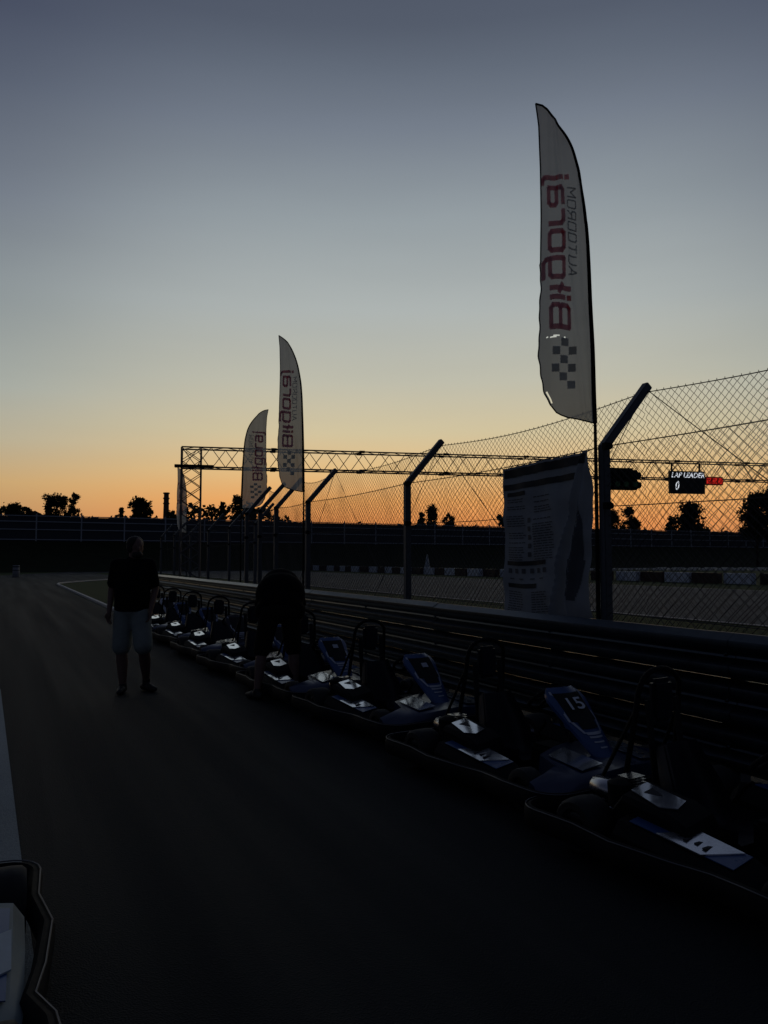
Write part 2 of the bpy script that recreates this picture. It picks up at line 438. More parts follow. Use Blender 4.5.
def fence(label, n0, ss, gaps, w, h, r):
    F = thing('catch_fence', label, 'fence', (0,0,0), ROWA)
    for s in ss:
        p = link('post', post_me, F); p.location = (n0+.005, s, 0); p.rotation_euler.z = rng.uniform(-.02,.02)
        a = link('arm', arm_me, p); a.location = (0,0,PZ-.02)
        for z in (PZ-.03, PZ-.57):
            c = link('wire_clamp', clamp_me, p); c.location = (-.02, -.08, z)
    for a, b in zip(ss[:-1], ss[1:]):
        if (a, b) in gaps: continue
        chain('wire_mesh', F, n0, a, b, w, h, r*.8, .30, PZ-.02, .03, ((PZ-.32, .0052, 0), (PZ-.87, .0045, .02), (.75, .004, .02)))
        chain('wire_mesh', F, n0+ARM[0]-.02, a, b, w*.82, h*.90, r*.92, .45, PZ+ARM[1]-.07, .09, ((PZ+ARM[1]-.52, .0048, 0),))
    return F
s_main = [-2.3, 1.55, 5.40, 9.25, 13.08, 14.9, 16.0, 17.0]
F1 = fence('near chain link catch fence with cranked steel posts behind the crash barrier', 4.9, s_main, [(-2.3,1.55)], .050, .045, .0029)
def cable(F, a, b, sag=.06, r=.0045):
    a = Vector(a); b = Vector(b); q = MB()
    q.tube([a.lerp(b, k/10)-Vector((0,0,sag*math.sin(PI*k/10))) for k in range(11)], r, 5)
    q.obj('brace_cable', M_WIRE, F, 60)
for i in (2, 3, 4):
    s0 = s_main[i]; tipn = 4.90+ARM[0]
    cable(F1, (tipn, s0, PZ+ARM[1]-.03), (4.93, s_main[i-1], .55))
    cable(F1, (tipn, s0, PZ+ARM[1]-.03), (4.93, s0+1.0 if i == 4 else s0+1.5, .6))
F2 = fence('far section of chain link catch fence with cranked posts beyond the gantry tower', 6.6, [22.0, 24.9, 27.8, 30.8, 34.0, 37.2], [], .10, .09, .003)

# ------------------------------------------------------------------ feather flags
GL = {
 'B': (1.1, [[(0,0),(0,1),(.7,1),(.8,.9),(.8,.6),(.7,.5),(0,.5)], [(.7,.5),(.8,.4),(.8,.1),(.7,0),(0,0)]]),
 'i': (.35, [[(0,0),(0,.75)], [(0,.92),(0,1.08)]]),
 'l': (.42, [[(0,0),(0,1.08)], [(-.16,.45),(.16,.65)]]),
 'g': (1.0, [[(.7,.75),(.1,.75),(0,.65),(0,.1),(.1,0),(.7,0)], [(.7,.75),(.7,-.2),(.6,-.32),(.02,-.32)]]),
 'o': (1.0, [[(.1,0),(.6,0),(.7,.1),(.7,.65),(.6,.75),(.1,.75),(0,.65),(0,.1),(.1,0)]]),
 'r': (.72, [[(0,0),(0,.65),(.1,.75),(.5,.75)]]),
 'a': (1.0, [[(.05,.75),(.6,.75),(.7,.65),(.7,0),(.1,0),(0,.1),(0,.33),(.1,.42),(.7,.42)]]),
 'j': (.4, [[(.1,.75),(.1,-.22),(0,-.32),(-.15,-.32)], [(.1,.92),(.1,1.08)]]),
 'A': (1.0, [[(0,0),(.35,1),(.7,0)], [(.13,.35),(.57,.35)]]),
 'U': (1.0, [[(0,1),(0,.1),(.1,0),(.6,0),(.7,.1),(.7,1)]]),
 'T': (1.0, [[(0,1),(.7,1)], [(.35,1),(.35,0)]]),
 'O': (1.0, [[(.1,0),(.6,0),(.7,.1),(.7,.9),(.6,1),(.1,1),(0,.9),(0,.1),(.1,0)]]),
 'D': (1.0, [[(0,0),(0,1),(.6,1),(.7,.9),(.7,.1),(.6,0),(0,0)]]),
 'R': (1.0, [[(0,0),(0,1),(.6,1),(.7,.9),(.7,.6),(.6,.5),(0,.5)], [(.35,.5),(.7,0)]]),
 'M': (1.1, [[(0,0),(0,1),(.4,.4),(.8,1),(.8,0)]]),
}
def stroke_quads(pl, hw):
    """ribbons of short quads along a polyline (mitre ends overlap a little)"""
    out_ = []
    for (x0,y0),(x1,y1) in zip(pl[:-1], pl[1:]):
        d = math.hypot(x1-x0, y1-y0)
        if d < 1e-6: continue
        tx, ty = (x1-x0)/d, (y1-y0)/d; e = hw*.5
        k = max(1, int(d/.12))
        for i in range(k):
            a = -e + (d+2*e)*i/k; b = -e + (d+2*e)*(i+1)/k
            out_.append([(x0+tx*a-ty*hw, y0+ty*a+tx*hw),(x0+tx*b-ty*hw, y0+ty*b+tx*hw),(x0+tx*b+ty*hw, y0+ty*b-tx*hw),(x0+tx*a+ty*hw, y0+ty*a-tx*hw)])
    return out_
H = 2.93
# edges measured from the bottom of the sail: (height fraction, x from the pole foot) - the pole side bows over to the tip
EDGE_P = [(0,0),(.10,-.004),(.246,-.011),(.41,-.022),(.575,-.039),(.672,-.057),(.748,-.094),(.814,-.137),(.87,-.197),(.923,-.277),(.972,-.385),(1,-.495)]
EDGE_F = [(0,-.03),(.004,-.12),(.012,-.239),(.028,-.352),(.056,-.413),(.093,-.45),(.149,-.482),(.214,-.493),(.30,-.489),(.41,-.476),(.63,-.466),(.79,-.465),(.923,-.477),(1,-.500)]
def itp(tab, v):
    for (a,x),(b,y) in zip(tab[:-1], tab[1:]):
        if v <= b: return x+(y-x)*(v-a)/(b-a)
    return tab[-1][1]
def edge_p(v):
    d = min(.03, v, 1-v)
    return sum(itp(EDGE_P, v+d*k/3) for k in range(-3,4))/7
def flag(label, base, rz, zb, mirror=1, sx=1.0, sz=1.0, ph=0.0, torn=False, narrow=1.0):
    T = thing('feather_flag', label, 'flag', base, rz, 'feather flags along the pit wall')
    def rip(x, z):
        crease = .030*math.exp(-((x+.10+.085*z)/.022)**2)+.022*math.exp(-((x+.045+.03*z)/.014)**2)     # tension creases running up to the pole
        curl = .10*max(0, -x-.40)/.1                                                            # the free edge curls away
        return .045*math.sin(x*9+z*1.3+ph)+.026*math.sin(x*19-z*2.1+ph*2)*(1 if x < -.05 else .4)+.012*math.sin(z*7+x*6+ph)-crease+curl
    def P(x, z, off=0): return (mirror*x*sx, rip(x, z)+off, zb+z*sz)
    nz_, nx_ = 260, 34; q = MB(); idx = {}
    for i in range(nz_+1):
        v = i/nz_; xp = edge_p(v); xf = itp(EDGE_F, v)
        if v < .5: xf += .0025*math.sin(v*110)+.004*math.sin(v*47+ph)
        for j in range(nx_+1):
            idx[i,j] = len(q.v); x = xf+(xp-xf)*j/nx_
            q.v.append(P(x, v*H))
    for i in range(nz_):
        for j in range(nx_):
            v = i/nz_
            if torn and i == 66 and (6 <= j <= 9 or j == 15): continue
            if torn and i == 67 and (8 <= j <= 11 or j == 4): continue
            if torn and .055 < v < .095 and j == 1: continue
            q.f.append((idx[i,j], idx[i,j+1], idx[i+1,j+1], idx[i+1,j]))
    q.obj('sail', M_SAIL, T, 80)
    # hem and pole
    qh = MB(); qh.tube([P(itp(EDGE_F,v)+(.0025*math.sin(v*110)+.004*math.sin(v*47+ph) if v < .5 else 0), v*H) for v in np.linspace(0,1,131)], .007, 5)
    qh.tube([P(x, 0) for x in np.linspace(-.03,0,4)], .006, 5); qh.obj('hem', M_HEM, T, 60)
    qs = MB(); qs.tube([P(edge_p(v)-.004, v*H, .0) for v in np.linspace(0,1,70)], [.024-.014*v for v in np.linspace(0,1,70)], 6)
    qs.obj('pole_sleeve', M_HEM, T, 60)
    qq = MB(); qq.tube([(0,rip(0,0),.02),(0,rip(0,0),1.0),(0,rip(0,0),zb-.3),P(0,.02)], [.02,.02,.016,.014], 8); qq.obj('pole', M_DARK, T, 60)
    # lettering printed through the cloth
    def write(word, x0, z0, hh, ww, hw, m, nm):
        q = MB(); cz = z0
        for chh in word:
            adv, sts = GL[chh]
            for pl in sts:
                for quad in stroke_quads(pl, hw):
                    pts = [(x0+gy*hh, cz+gx*ww) for gx, gy in quad]
                    a = len(q.v)
                    q.v += [P(x, z, .003) for x, z in pts]          # printed on the far face, seen through the cloth
                    q.f += [(a,a+1,a+2,a+3)]
            cz += adv*ww
        q.obj(nm, m, T, 0)['kind'] = 'stuff'
    write('Bilgoraj', -.395, .84, .170, .243, .10, M_RED, 'red_lettering')
    write('AUTODROM', -.222, 1.32, .080, .103, .07, M_GREYP, 'small_lettering')
    q = MB()
    for cx, cz in ((0,0),(1,1),(2,0),(0,-2),(1,-1),(2,-2),(2,-4),(1,-3)):
        pts = [(-.385+cx*.075+cz*.004+a, .60+cz*.075+b) for a, b in ((0,0),(.07,0),(.07,.07),(0,.07))]
        a = len(q.v); q.v += [P(x, z, .003) for x, z in pts]; q.f += [(a,a+1,a+2,a+3)]
    q.obj('chequer_print', M_GREYP, T, 0)['kind'] = 'stuff'
    return T
flag('nearest and largest feather flag, red lettering, tied beside the fence post next to the banner', RW(4.83,5.42), R(-6), 2.78, sz=1.055, ph=.4, torn=True)
flag('middle white feather flag with red lettering and its pole on the right side', RW(4.87,13.22), R(4), 2.76, ph=1.7, sx=.97)
flag('short wide feather flag with its pole on the left, left of the middle flag', (-3.42, 18.4, 0), R(5), 2.74, mirror=-1, sx=1.22, sz=.83, ph=2.9)
flag('most distant small feather flag seen through the lattice of the gantry tower', (-8.85, 34.5, 0), R(40), 2.7, ph=4.2, sx=.9)

# ------------------------------------------------------------------ gantry across the track
G0 = Vector((-6.62, 25.0, 0)); GD = Vector((.978,.207,0)).normalized(); GN = Vector((-.207,.978,0)).normalized()
GLN = 25.5; ZT, ZB = 5.20, 4.55; DEP = .6
gan = thing('start_gantry', 'tall lattice truss gantry spanning the race track behind the fence', 'gantry', (0,0,0))
def gp(a, b, z): v = G0+GD*a+GN*b; return (v.x, v.y, z)
def truss(P4, a0, a1, step, axis, x_face=False):
    """P4: function (a, corner)->point, chords then lacing on each face"""
    for c in range(4): member(P4(a0,c), P4(a1,c), .026, 'chord', M_TRUSS, gan, 8)
    n = int(round((a1-a0)/step)); st = (a1-a0)/n
    for i in range(n):
        A, B = a0+i*st, a0+(i+1)*st
        for c in range(4):
            d = (c+1) % 4
            if i % 2 == 0: member(P4(A,c), P4(B,d), .0125, 'brace', M_TRUSS, gan)
            else: member(P4(A,d), P4(B,c), .0125, 'brace', M_TRUSS, gan)
            if x_face:
                if i % 2: member(P4(A,c), P4(B,d), .0125, 'brace', M_TRUSS, gan)
                else: member(P4(A,d), P4(B,c), .0125, 'brace', M_TRUSS, gan)
corner = ((0,ZB),(DEP,ZB),(DEP,ZT),(0,ZT))
truss(lambda a,c: gp(a, corner[c][0], corner[c][1]), 0, GLN, .47, 'x')
tw = ((0,0),(.62,0),(.62,DEP),(0,DEP))
for base in (0, GLN-.62):
    truss(lambda z,c: gp(base+tw[c][0], tw[c][1]+(.003), z), 0, ZT-.01, .42, 'z', True)
    q = MB(); q.box((0,0,.06), (1.1,1.1,.12)); b = q.obj('base_plate', M_TRUSS, gan, 0, .01)
    b.location = gp(base+.31, .3, 0); b.rotation_euler.z = math.atan2(GD.y, GD.x)
q = MB(); q.box((0,0,0), (1.25,.14,.10)); b = q.obj('mounting_beam', M_DARK, gan, 0, .01); b.location = gp(.42,-.12,ZB+.0); b.rotation_euler.z = math.atan2(GD.y, GD.x)
for a in np.arange(3, GLN, 3.0):
    for c in range(4):
        member(gp(a-.09, *corner[c]), gp(a+.09, *corner[c]), .046, 'coupler', M_DARK, gan, 8)
q = MB(); q.lathe([(0,.05),(2.6,.05)], 'x', n=8)
ga = math.atan2(GD.y, GD.x)
def text_mesh(txt, size, m, name, shear=0, ext=.002):
    cu = bpy.data.curves.new(name, 'FONT'); cu.body = txt; cu.size = size; cu.extrude = ext; cu.shear = shear
    cu.align_x = 'LEFT'; cu.offset = size*.012
    t = bpy.data.objects.new(name, cu); COL.objects.link(t)
    dg = bpy.context.evaluated_depsgraph_get(); me = bpy.data.meshes.new_from_object(t.evaluated_get(dg))
    bpy.data.objects.remove(t); me.materials.clear(); me.materials.append(m)
    me.transform(Matrix.Rotation(R(90), 4, 'X'))     # upright, facing local -Y
    return me
def gx(u):                                           # distance along the gantry that sits under bearing u
    k = (u-384)/FPX
    return (k*G0.y - G0.x)/(GD.x - k*GD.y)
# lap board
a0, a1 = gx(667.5), gx(702.5)
wB = a1-a0
lb = thing('lap_board', 'black display board reading LAP LEADER 0 hanging from the gantry', 'display board', gp(a0, -.18, 3.96), ga)
q = MB(); q.box((wB/2,0,.42), (wB,.12,.84)); q.obj('housing', M_SCREEN, lb, 0, .012)
q = MB()
for x in (.15,wB-.15): q.box((x,.05,.95), (.05,.05,.4))
q.obj('hanger', M_DARK, lb, 0)
t = link('lettering', text_mesh('LAP LEADER', .235, M_SCREENW, 'lettering', .25), lb); t.location = (.05,-.068,.60)
w_ = max(v.co.x for v in t.data.vertices); t.scale = ((wB-.08)/w_,1,1.15)
t = link('digit', text_mesh('0', .42, M_SCREENW, 'digit', .2), lb); t.location = (.20,-.068,.14); t.scale = (.75,1,1.1)
# red led strip
a2, a3 = gx(703), gx(720.5)
lr = thing('led_display', 'small red lit display strip to the right of the lap board', 'display', gp(a2+.01, -.18, 4.30), ga)
wl = a3-a2; q = MB(); q.box((wl/2,0,.16), (wl,.12,.31)); q.obj('housing', M_SCREEN, lr, 0, .01)
q = MB()
for k in range(3):
    cx = wl*(k+.5)/3
    for dz in (-.08,0,.08):
        q.box((cx,-.066,.16+dz), (wl*.22,.012,.035))
    for dx in (-1,1): q.box((cx+dx*wl*.09,-.066,.16+.04*dx), (.03,.012,.09))
q.obj('led_digits', M_LED, lr, 0)
q = MB(); q.box((wl/2,-.062,.16), (wl*.96,.006,.27)); q.obj('led_window', mat('red_window', (.12,.004,.004), .4, emit=(.9,.03,.02), estr=.10), lr, 0)
# start lights
a4, a5 = gx(599), gx(634)
sl = thing('start_lights', 'dark start light unit with round visors hanging from gantry by the near fence post', 'signal', gp(a4, -.2, 4.0), ga)
ws = a5-a4; q = MB(); q.box((ws/2,0,.42), (ws,.22,.74)); q.box((ws/2,0,.83),(ws*.85,.1,.06)); q.obj('housing', M_DARK, sl, 0, .02)
for r_ in range(2):
    for c_ in range(4):
        cx, cz = ws*(c_+.5)/4, .24+r_*.36
        q = MB(); q.lathe([(-.26,.150),(-.10,.150)], 'y', (cx,0,cz), 14); q.obj('visor', M_DARK, sl, 60)
        if r_ == 0:
            q = MB(); q.lathe([(-.268,.10),(-.262,.10)], 'y', (cx,0,cz), 14); q.obj('lens', M_GREEN, sl, 60)
q = MB()
for cz in (.24,.6): q.lathe([(0,.12),(.16,.12),(.2,.06)], 'x', (ws,0,cz), 12)
q.obj('end_lamp', M_DARK, sl, 60)

# ------------------------------------------------------------------ banner on the fence
bn = thing('fence_banner', 'creased printed rules banner hanging on the catch fence left of the near post', 'banner', (0,0,0), ROWA)
SB0, SB1, ZB0, ZB1 = 6.84, 5.46, .93, 2.50
def bpos(u, v, off=0):
    """u 0..1 left to right seen from the pit, v 0..1 bottom to top"""
    s = SB0+(SB1-SB0)*u
    # long diagonal fold from the top right corner down to the bottom middle, loose cloth beyond it
    c = .62+.33*v**1.3
    d = u-c
    fold = .11*math.exp(-(d/.024)**2)*(.45+.55*(1-v)) + .09*math.exp(-((u-(c+.17-.12*v))/.03)**2)*(1-v*.6)
    loose = .06*max(0, d)*(1-v)*6*.3*math.sin(v*9+u*6)
    w = .010*math.sin(u*23+v*9)+.008*math.sin(u*11-v*17)+.006*math.sin(v*31+u*5)
    top = .006*abs(math.sin(u*PI*11))*(v**8)
    z = ZB0+(ZB1-ZB0)*v - top + .03*u*v - .02*(1-v)*math.sin(u*7)
    if u > .7: s += .03*math.sin(v*6)*(u-.7)/.3*(1-v)
    return (4.80 - fold - loose - w - off, s, z)
q = MB(); q.sheet([[bpos(i/70, j/90) for i in range(71)] for j in range(91)]); q.obj('sheet', M_BANNER, bn, 80)
def bquad(q, u0, u1, v0, v1):
    n = max(1, int((u1-u0)*50))
    for i in range(n):
        a = u0+(u1-u0)*i/n; b = u0+(u1-u0)*(i+1)/n
        k = len(q.v); q.v += [bpos(a,v0,.006), bpos(b,v0,.006), bpos(b,v1,.006), bpos(a,v1,.006)]; q.f.append((k,k+1,k+2,k+3))
q = MB()
for (u0,u1,v,hh) in ((.02,.98,.93,.055),(.02,.86,.845,.04),(.06,.30,.80,.028),(.04,.52,.345,.028),(.06,.40,.20,.028)):
    q = MB(); bquad(q, u0,u1,v,v+hh); q.obj('print_band', M_PRINT, bn, 0)
q = MB(); rr = random.Random(11)
for colu, (u0, u1) in enumerate(((.06,.27),(.38,.60))):
    for k in range(26):
        v = .775-k*.0158
        if rr.random() < .22: continue
        x = u0
        while x < u1-.03:
            w = rr.uniform(.02,.06); bquad(q, x, min(x+w,u1), v, v+.006); x += w+.008
for (u0,u1) in ((.06,.27),(.35,.56)):
    for k in range(11):
        v = .17-k*.0155; x = u0; e = u1-rr.uniform(0,.07)
        while x < e-.02:
            w = rr.uniform(.02,.05); bquad(q, x, min(x+w,e), v, v+.006); x += w+.008
q.obj('print_text', M_PRINT2, bn, 0)['kind'] = 'stuff'
q = MB()
for k in range(5): bquad(q, .305,.345, .62-k*.055, .62-k*.055+.03)
for k in range(6): bquad(q, .06+k*.085,.10+k*.085, .295,.325)
for k in range(4): bquad(q, .08+k*.12,.13+k*.12, .255,.262)
q.obj('print_icons', M_PRINT2, bn, 0)['kind'] = 'stuff'
q = MB()
for k in range(24):
    v = .13+.024*k; c_ = .83+.07*(k/24); w_ = .075*math.sin(PI*min(1,(k+2)/26))*(1.15 if k < 10 else .8)
    bquad(q, c_-w_, c_+w_, v, v+.0245)
q.obj('print_figure', M_PRINT2, bn, 0)
q = MB()
for k in range(12):
    p = bpos((k+.5)/12, 1.0, .0); q.tube([(p[0],p[1],p[2]-.02),(4.88,p[1],p[2]+.03)], .004, 5)
q.obj('cable_ties', M_DARK, bn, 60)['kind'] = 'stuff'

# ------------------------------------------------------------------ kart
def build_kart():
    K = thing('kart', '', 'kart')
    # side and front protection: one wraparound plastic bumper, waisted between the wheels
    path = []
    def arc(cx, cy, r, a0, a1, n=5):
        for i in range(n+1):
            a = R(a0+(a1-a0)*i/n); path.append((cx+r*math.cos(a), cy+r*math.sin(a), 0))
    arc(.54, .78, .17, 0, 90); arc(-.54, .78, .17, 90, 180)
    path += [(-.715,.55,0),(-.705,.44,0),(-.655,.26,0),(-.69,.08,0),(-.725,-.25,0),(-.685,-.52,0)]
    arc(-.55, -.79, .15, 180, 270); arc(.55, -.79, .15, 270, 360)
    path += [(.685,-.52,0),(.725,-.25,0),(.69,.08,0),(.655,.26,0),(.705,.44,0),(.715,.55,0)]
    P = [Vector(p) for p in path]; m = len(P); rings = []
    prof_ = [(-.030,.07),(.0,.065),(.014,.085),(.016,.15),(.0,.172),(-.022,.178),(-.040,.155),(-.040,.085)]
    for i in range(m):
        t = (P[(i+1) % m]-P[i-1]).normalized(); a = Vector((t.y,-t.x,0))
        lift = .0 if P[i].y < .3 else .02
        rings.append([P[i]+a*x+Vector((0,0,z+lift)) for x, z in prof_])
    q = MB(); q.loft(rings+[rings[0]], cap=False); q.obj('bumper', M_DARK, K, 50)
    q = MB(); rp = []
    for i in range(m):
        t = (P[(i+1) % m]-P[i-1]).normalized(); a = Vector((t.y,-t.x,0)); rp.append(P[i]+a*.006+Vector((0,0,.176+(.02 if P[i].y >= .3 else 0))))
    q.tube(rp, .0035, 5, closed=True); q.obj('bumper_glint', M_GLINT, K, 60)  # thin bright tube added as the gloss highlight on the bumper's upper edge
    q = MB(); q.box((0,.15,.055), (.62,1.15,.012)); q.obj('floor_tray', M_MATT, K, 0)
    for s in (-1,1):
        q = MB(); q.tube([(s*.28,.72,.07),(s*.31,.3,.07),(s*.33,-.3,.07),(s*.30,-.78,.09)], .016, 8); q.obj('frame_rail', M_MATT, K, 60)
    q = MB(); q.tube([(-.30,-.74,.10),(.30,-.74,.10)], .016, 8); q.tube([(-.5,-.55,.14),(.5,-.55,.14)], .02, 10); q.obj('rear_axle', M_CHROME, K, 60)
    q = MB(); q.tube([(-.5,.56,.125),(.5,.56,.125)], .014, 8); q.tube([(-.42,.50,.12),(0,.44,.13),(.42,.50,.12)], .008, 6); q.obj('front_axle', M_CHROME, K, 60)
    # wheels
    for (x, y, r, w) in ((-.55,.57,.128,.12),(.55,.57,.128,.12),(-.55,-.56,.140,.19),(.55,-.56,.140,.19)):
        q = MB(); h = w/2
        q.lathe([(-h*.75,r*.5),(-h,r*.62),(-h,r*.86),(-h*.82,r*.97),(-h*.4,r),(h*.4,r),(h*.82,r*.97),(h,r*.86),(h,r*.62),(h*.75,r*.5)], 'x', (x,y,r), 22)
        wh = q.obj('wheel', M_RUB, K, 40)
        q = MB(); q.lathe([(-h*.80,r*.49),(-h*.78,r*.42),(-h*.3,r*.36),(-h*.25,r*.12),(-h*.5,r*.10),(h*.5,r*.10),(h*.25,r*.12),(h*.3,r*.36),(h*.78,r*.42),(h*.80,r*.49)], 'x', (x,y,r), 16)
        q.obj('rim', M_CHROME, wh, 40)
    # nose: broad wedge with a raised centre
    q = MB(); rings = []
    for x, yb, yf, zt in ((-.66,.70,.82,.21),(-.54,.70,.89,.245),(-.42,.66,.92,.262),(-.34,.44,.93,.272),(-.16,.38,.94,.290),(0,.36,.945,.30),(.16,.38,.94,.290),(.34,.44,.93,.272),(.42,.66,.92,.262),(.54,.70,.89,.245),(.66,.70,.82,.21)):
        rings.append([(x,yb,.14),(x,yb+.02,zt+.012),(x,yb+(yf-yb)*.5,zt-.006),(x,yf-.05,zt-.030),(x,yf,.17),(x,yf-.01,.11)])
    q.loft(rings); q.obj('nose', M_BLUE, K, 50)
    def patch(c00, c10, c11, c01, name, m, n=1, parent=K):
        q = MB(); A, B, C, D = [Vector(p) for p in (c00,c10,c11,c01)]
        nr = (B-A).cross(D-A).normalized()
        if nr.z < 0: nr = -nr
        lo = [A,B,C,D]; q.loft([[p for p in lo],[p+nr*.004 for p in lo]])
        return q.obj(name, m, parent, 0)
    st = patch((-.35,.50,.288),(-.15,.46,.312),(-.16,.84,.277),(-.35,.84,.257),'nose_sticker', M_WHITE)
    q = MB()
    for k in range(5):
        y = .52+k*.06; q.box((-.25+.012*math.sin(k*2.1), y, .3035-(y-.46)*.085), (.012+.06*((k*37 % 10)/10), .022, .008))
    q.obj('sticker_print', M_PRINT, st, 0)['kind'] = 'stuff'
    patch((.16,.48,.311),(.33,.52,.290),(.33,.82,.262),(.16,.82,.282),'nose_sticker', M_WHITE)
    # radiator and filter cover beside the seat, white decal on its sloping lid
    q = MB(); rings = []
    for y, z0_, z1_ in ((-.40,.20,.30),(-.34,.12,.372),(-.06,.12,.345),(.03,.12,.31),(.07,.16,.24)):
        rings.append([(.29,y,z0_),(.50,y,z0_),(.53,y,z1_-.06),(.51,y,z1_-.034),(.31,y,z1_),(.28,y,z1_-.04)])
    q.loft(rings); cv = q.obj('side_cover', M_DARK, K, 35)
    q = MB(); lo = [(x_,y_,.3745-.0985*(y_+.34)-.17*(x_-.31)+.003) for x_,y_ in ((.34,-.33),(.46,-.33),(.50,-.13),(.45,-.06),(.36,-.08))]
    q.loft([lo, [(x,y,z+.005) for x,y,z in lo]]); dc = q.obj('cover_sticker', M_WHITE, cv, 0)
    q = MB(); q.add([(x_,y_,.3745-.0985*(y_+.34)-.17*(x_-.31)+.010) for x_,y_ in ((.37,-.27),(.44,-.27),(.405,-.18))], [(0,1,2)]); q.obj('sticker_print', M_PRINT, dc, 0)
    # side pods
    for s in (-1,1):
        q = MB(); rings = []
        PZf = lambda y, x: .266-.10*(y+.24)-.17*(x-.44)
        for y, xo, zt in ((-.36,.58,.17),(-.30,.625,.242),(-.05,.625,.217),(.32,.615,.182),(.42,.60,.14)):
            rings.append([(s*.36,y,.07),(s*xo,y,.07),(s*(xo+.01),y,zt*.75),(s*(xo-.03),y,zt-.002),(s*.42,y,zt+.027),(s*.36,y,zt-.05)])
        q.loft(rings); pod = q.obj('side_pod', M_DARK, K, 35)
        q = MB(); lo = [(s*x_,y_,PZf(y_,x_)+.002) for x_,y_ in ((.43,-.24),(.585,-.24),(.575,.31),(.43,.31))]
        q.loft([lo, [(x,y,z+.004) for x,y,z in lo]]); q.obj('pod_panel', M_BLUE2, pod, 0)
        q = MB(); zz = .268
        lo = [(s*x_,y_,PZf(y_,x_)+.0075) for x_,y_ in ((.43,.04),(.59,-.08),(.59,.16),(.44,.28))]
        q.loft([lo, [(x,y,z+.006) for x,y,z in lo]])
        stp = q.obj('pod_sticker', M_WHITE, pod, 0)
        q = MB()
        for k in range(4): q.box((s*(.51+.012*(k%2)), .0+k*.05, PZf(k*.05,.51)+.012), (.06,.018,.006))
        q.obj('sticker_print', M_PRINT, stp, 0)['kind'] = 'stuff'
    # front fairing (leans back to the driver), seen from the front as a tapering shield
    def fp(u, v, off=0):           # u across -1..1, v 0 bottom .. 1 top
        y0 = .84-.53*v; z0 = .18+.48*v
        hw = (.060+.130*v**1.1)*(1-.42*max(0,(v-.80)/.20)**2.2)
        bow = .045*(1-u*u)
        nrm_ = Vector((0,.67,.74)).normalized()
        p = Vector((u*hw, y0-.03+bow, z0)) + nrm_*off
        return p
    q = MB(); n = 10; mm = 14
    fr = [[fp(-1+2*i/n, j/mm) for i in range(n+1)] for j in range(mm+1)]
    bk = [[fp(-1+2*i/n, j/mm, -.022) for i in range(n+1)] for j in range(mm+1)]
    rings = [[*fr[j], *reversed(bk[j])] for j in range(mm+1)]
    q.loft(rings); fa = q.obj('front_fairing', M_BLUE2, K, 60)
    def band(name, m, fn, off):
        q = MB()
        for (u0,u1,v0,v1,du0,du1) in fn:
            k = 8
            for i in range(k):
                a0_, a1_ = i/k, (i+1)/k
                def pt(a, v, d): return fp((u0+d if v == v0 else u0+d)+(u1-u0)*a, v, off)
                q2 = len(q.v)
                q.v += [fp(u0+du0+(u1-u0)*a0_, v0, off), fp(u0+du0+(u1-u0)*a1_, v0, off), fp(u0+du1+(u1-u0)*a1_, v1, off), fp(u0+du1+(u1-u0)*a0_, v1, off)]
                q.f.append((q2,q2+1,q2+2,q2+3))
        return q.obj(name, m, fa, 60)
    band('number_field', M_MATT, [(-.78,.78,.60,.93,0,0),(-.55,.55,.52,.60,0,0)], .004)
    band('trim_outline', M_BODYG, [(-.92,-.82,.60,.95,0,-.0),(.82,.92,.60,.95,0,.0),(-.80,-.66,.47,.60,.14,-.06),(.66,.80,.47,.60,-.14,.06),(-.52,.52,.455,.485,0,0)], .0035)
    band('maker_print', M_BODYG, [(-.5,.5,.42,.44,0,0),(-.35,.45,.37,.385,0,0),(-.3,.3,.31,.325,0,0)], .0035)['kind'] = 'stuff'
    # steering
    q = MB(); c = Vector((0,.18,.57)); ax = Vector((0,-.62,.78)).normalized(); a = Vector((1,0,0)); b = ax.cross(a)
    ring = [c + a*math.cos(t)*.15 + b*math.sin(t)*.135 for t in np.linspace(0, 2*PI, 25)[:-1]]
    q.tube(ring, .014, 8, closed=True)
    for t in (R(0), R(180), R(270)): q.tube([c, c + a*math.cos(t)*.15 + b*math.sin(t)*.135], .010, 6)
    q.lathe([(-.01,.04),(.02,.04)], 'z', (0,.18,.57), 12)
    q.obj('steering_wheel', M_DARK, K, 60)
    q = MB(); q.tube([(0,.18,.57),(0,.50,.16)], .012, 8); q.tube([(-.10,.42,.10),(0,.38,.36),(.10,.42,.10)], .009, 6); q.obj('steering_column', M_MATT, K, 60)
    # fuel tank and pedals
    q = MB(); q.box((0,.22,.16), (.20,.26,.20)); q.obj('fuel_tank', M_DARK, K, 0, .02)
    for s in (-1,1):
        q = MB(); q.tube([(s*.13,.58,.07),(s*.13,.62,.20),(s*.08,.62,.20)], .007, 6); q.box((s*.10,.625,.215),(.08,.012,.05)); q.obj('pedal', M_CHROME, K, 40)
    # seat: bucket shell
    q = MB(); g = []
    for v in np.linspace(0, 1, 15):
        if v < .45: y = .06-.36*(v/.45); z = .13-.045*math.sin(v/.45*PI/2)
        else:
            k = (v-.45)/.55; y = -.30-.15*k; z = .09+.42*k**1.05
        hw = .175+.02*math.sin(v*PI)-.05*max(0,v-.7)/.3
        lip = .14*(1-abs(v-.55)*.9) if v > .1 else .08
        row = []
        for u in np.linspace(-1,1,15):
            e = max(0, abs(u)-.55)/.45
            row.append((math.copysign(min(1,abs(u)/.75)**.9, u)*hw, y+lip*e**1.4*(.95 if v > .4 else .2), z+lip*e**1.4*(1.1 if v < .5 else .25)))
        g.append(row)
    back = [[(p[0]*1.05, p[1]-.015, p[2]-.010) for p in r] for r in g]
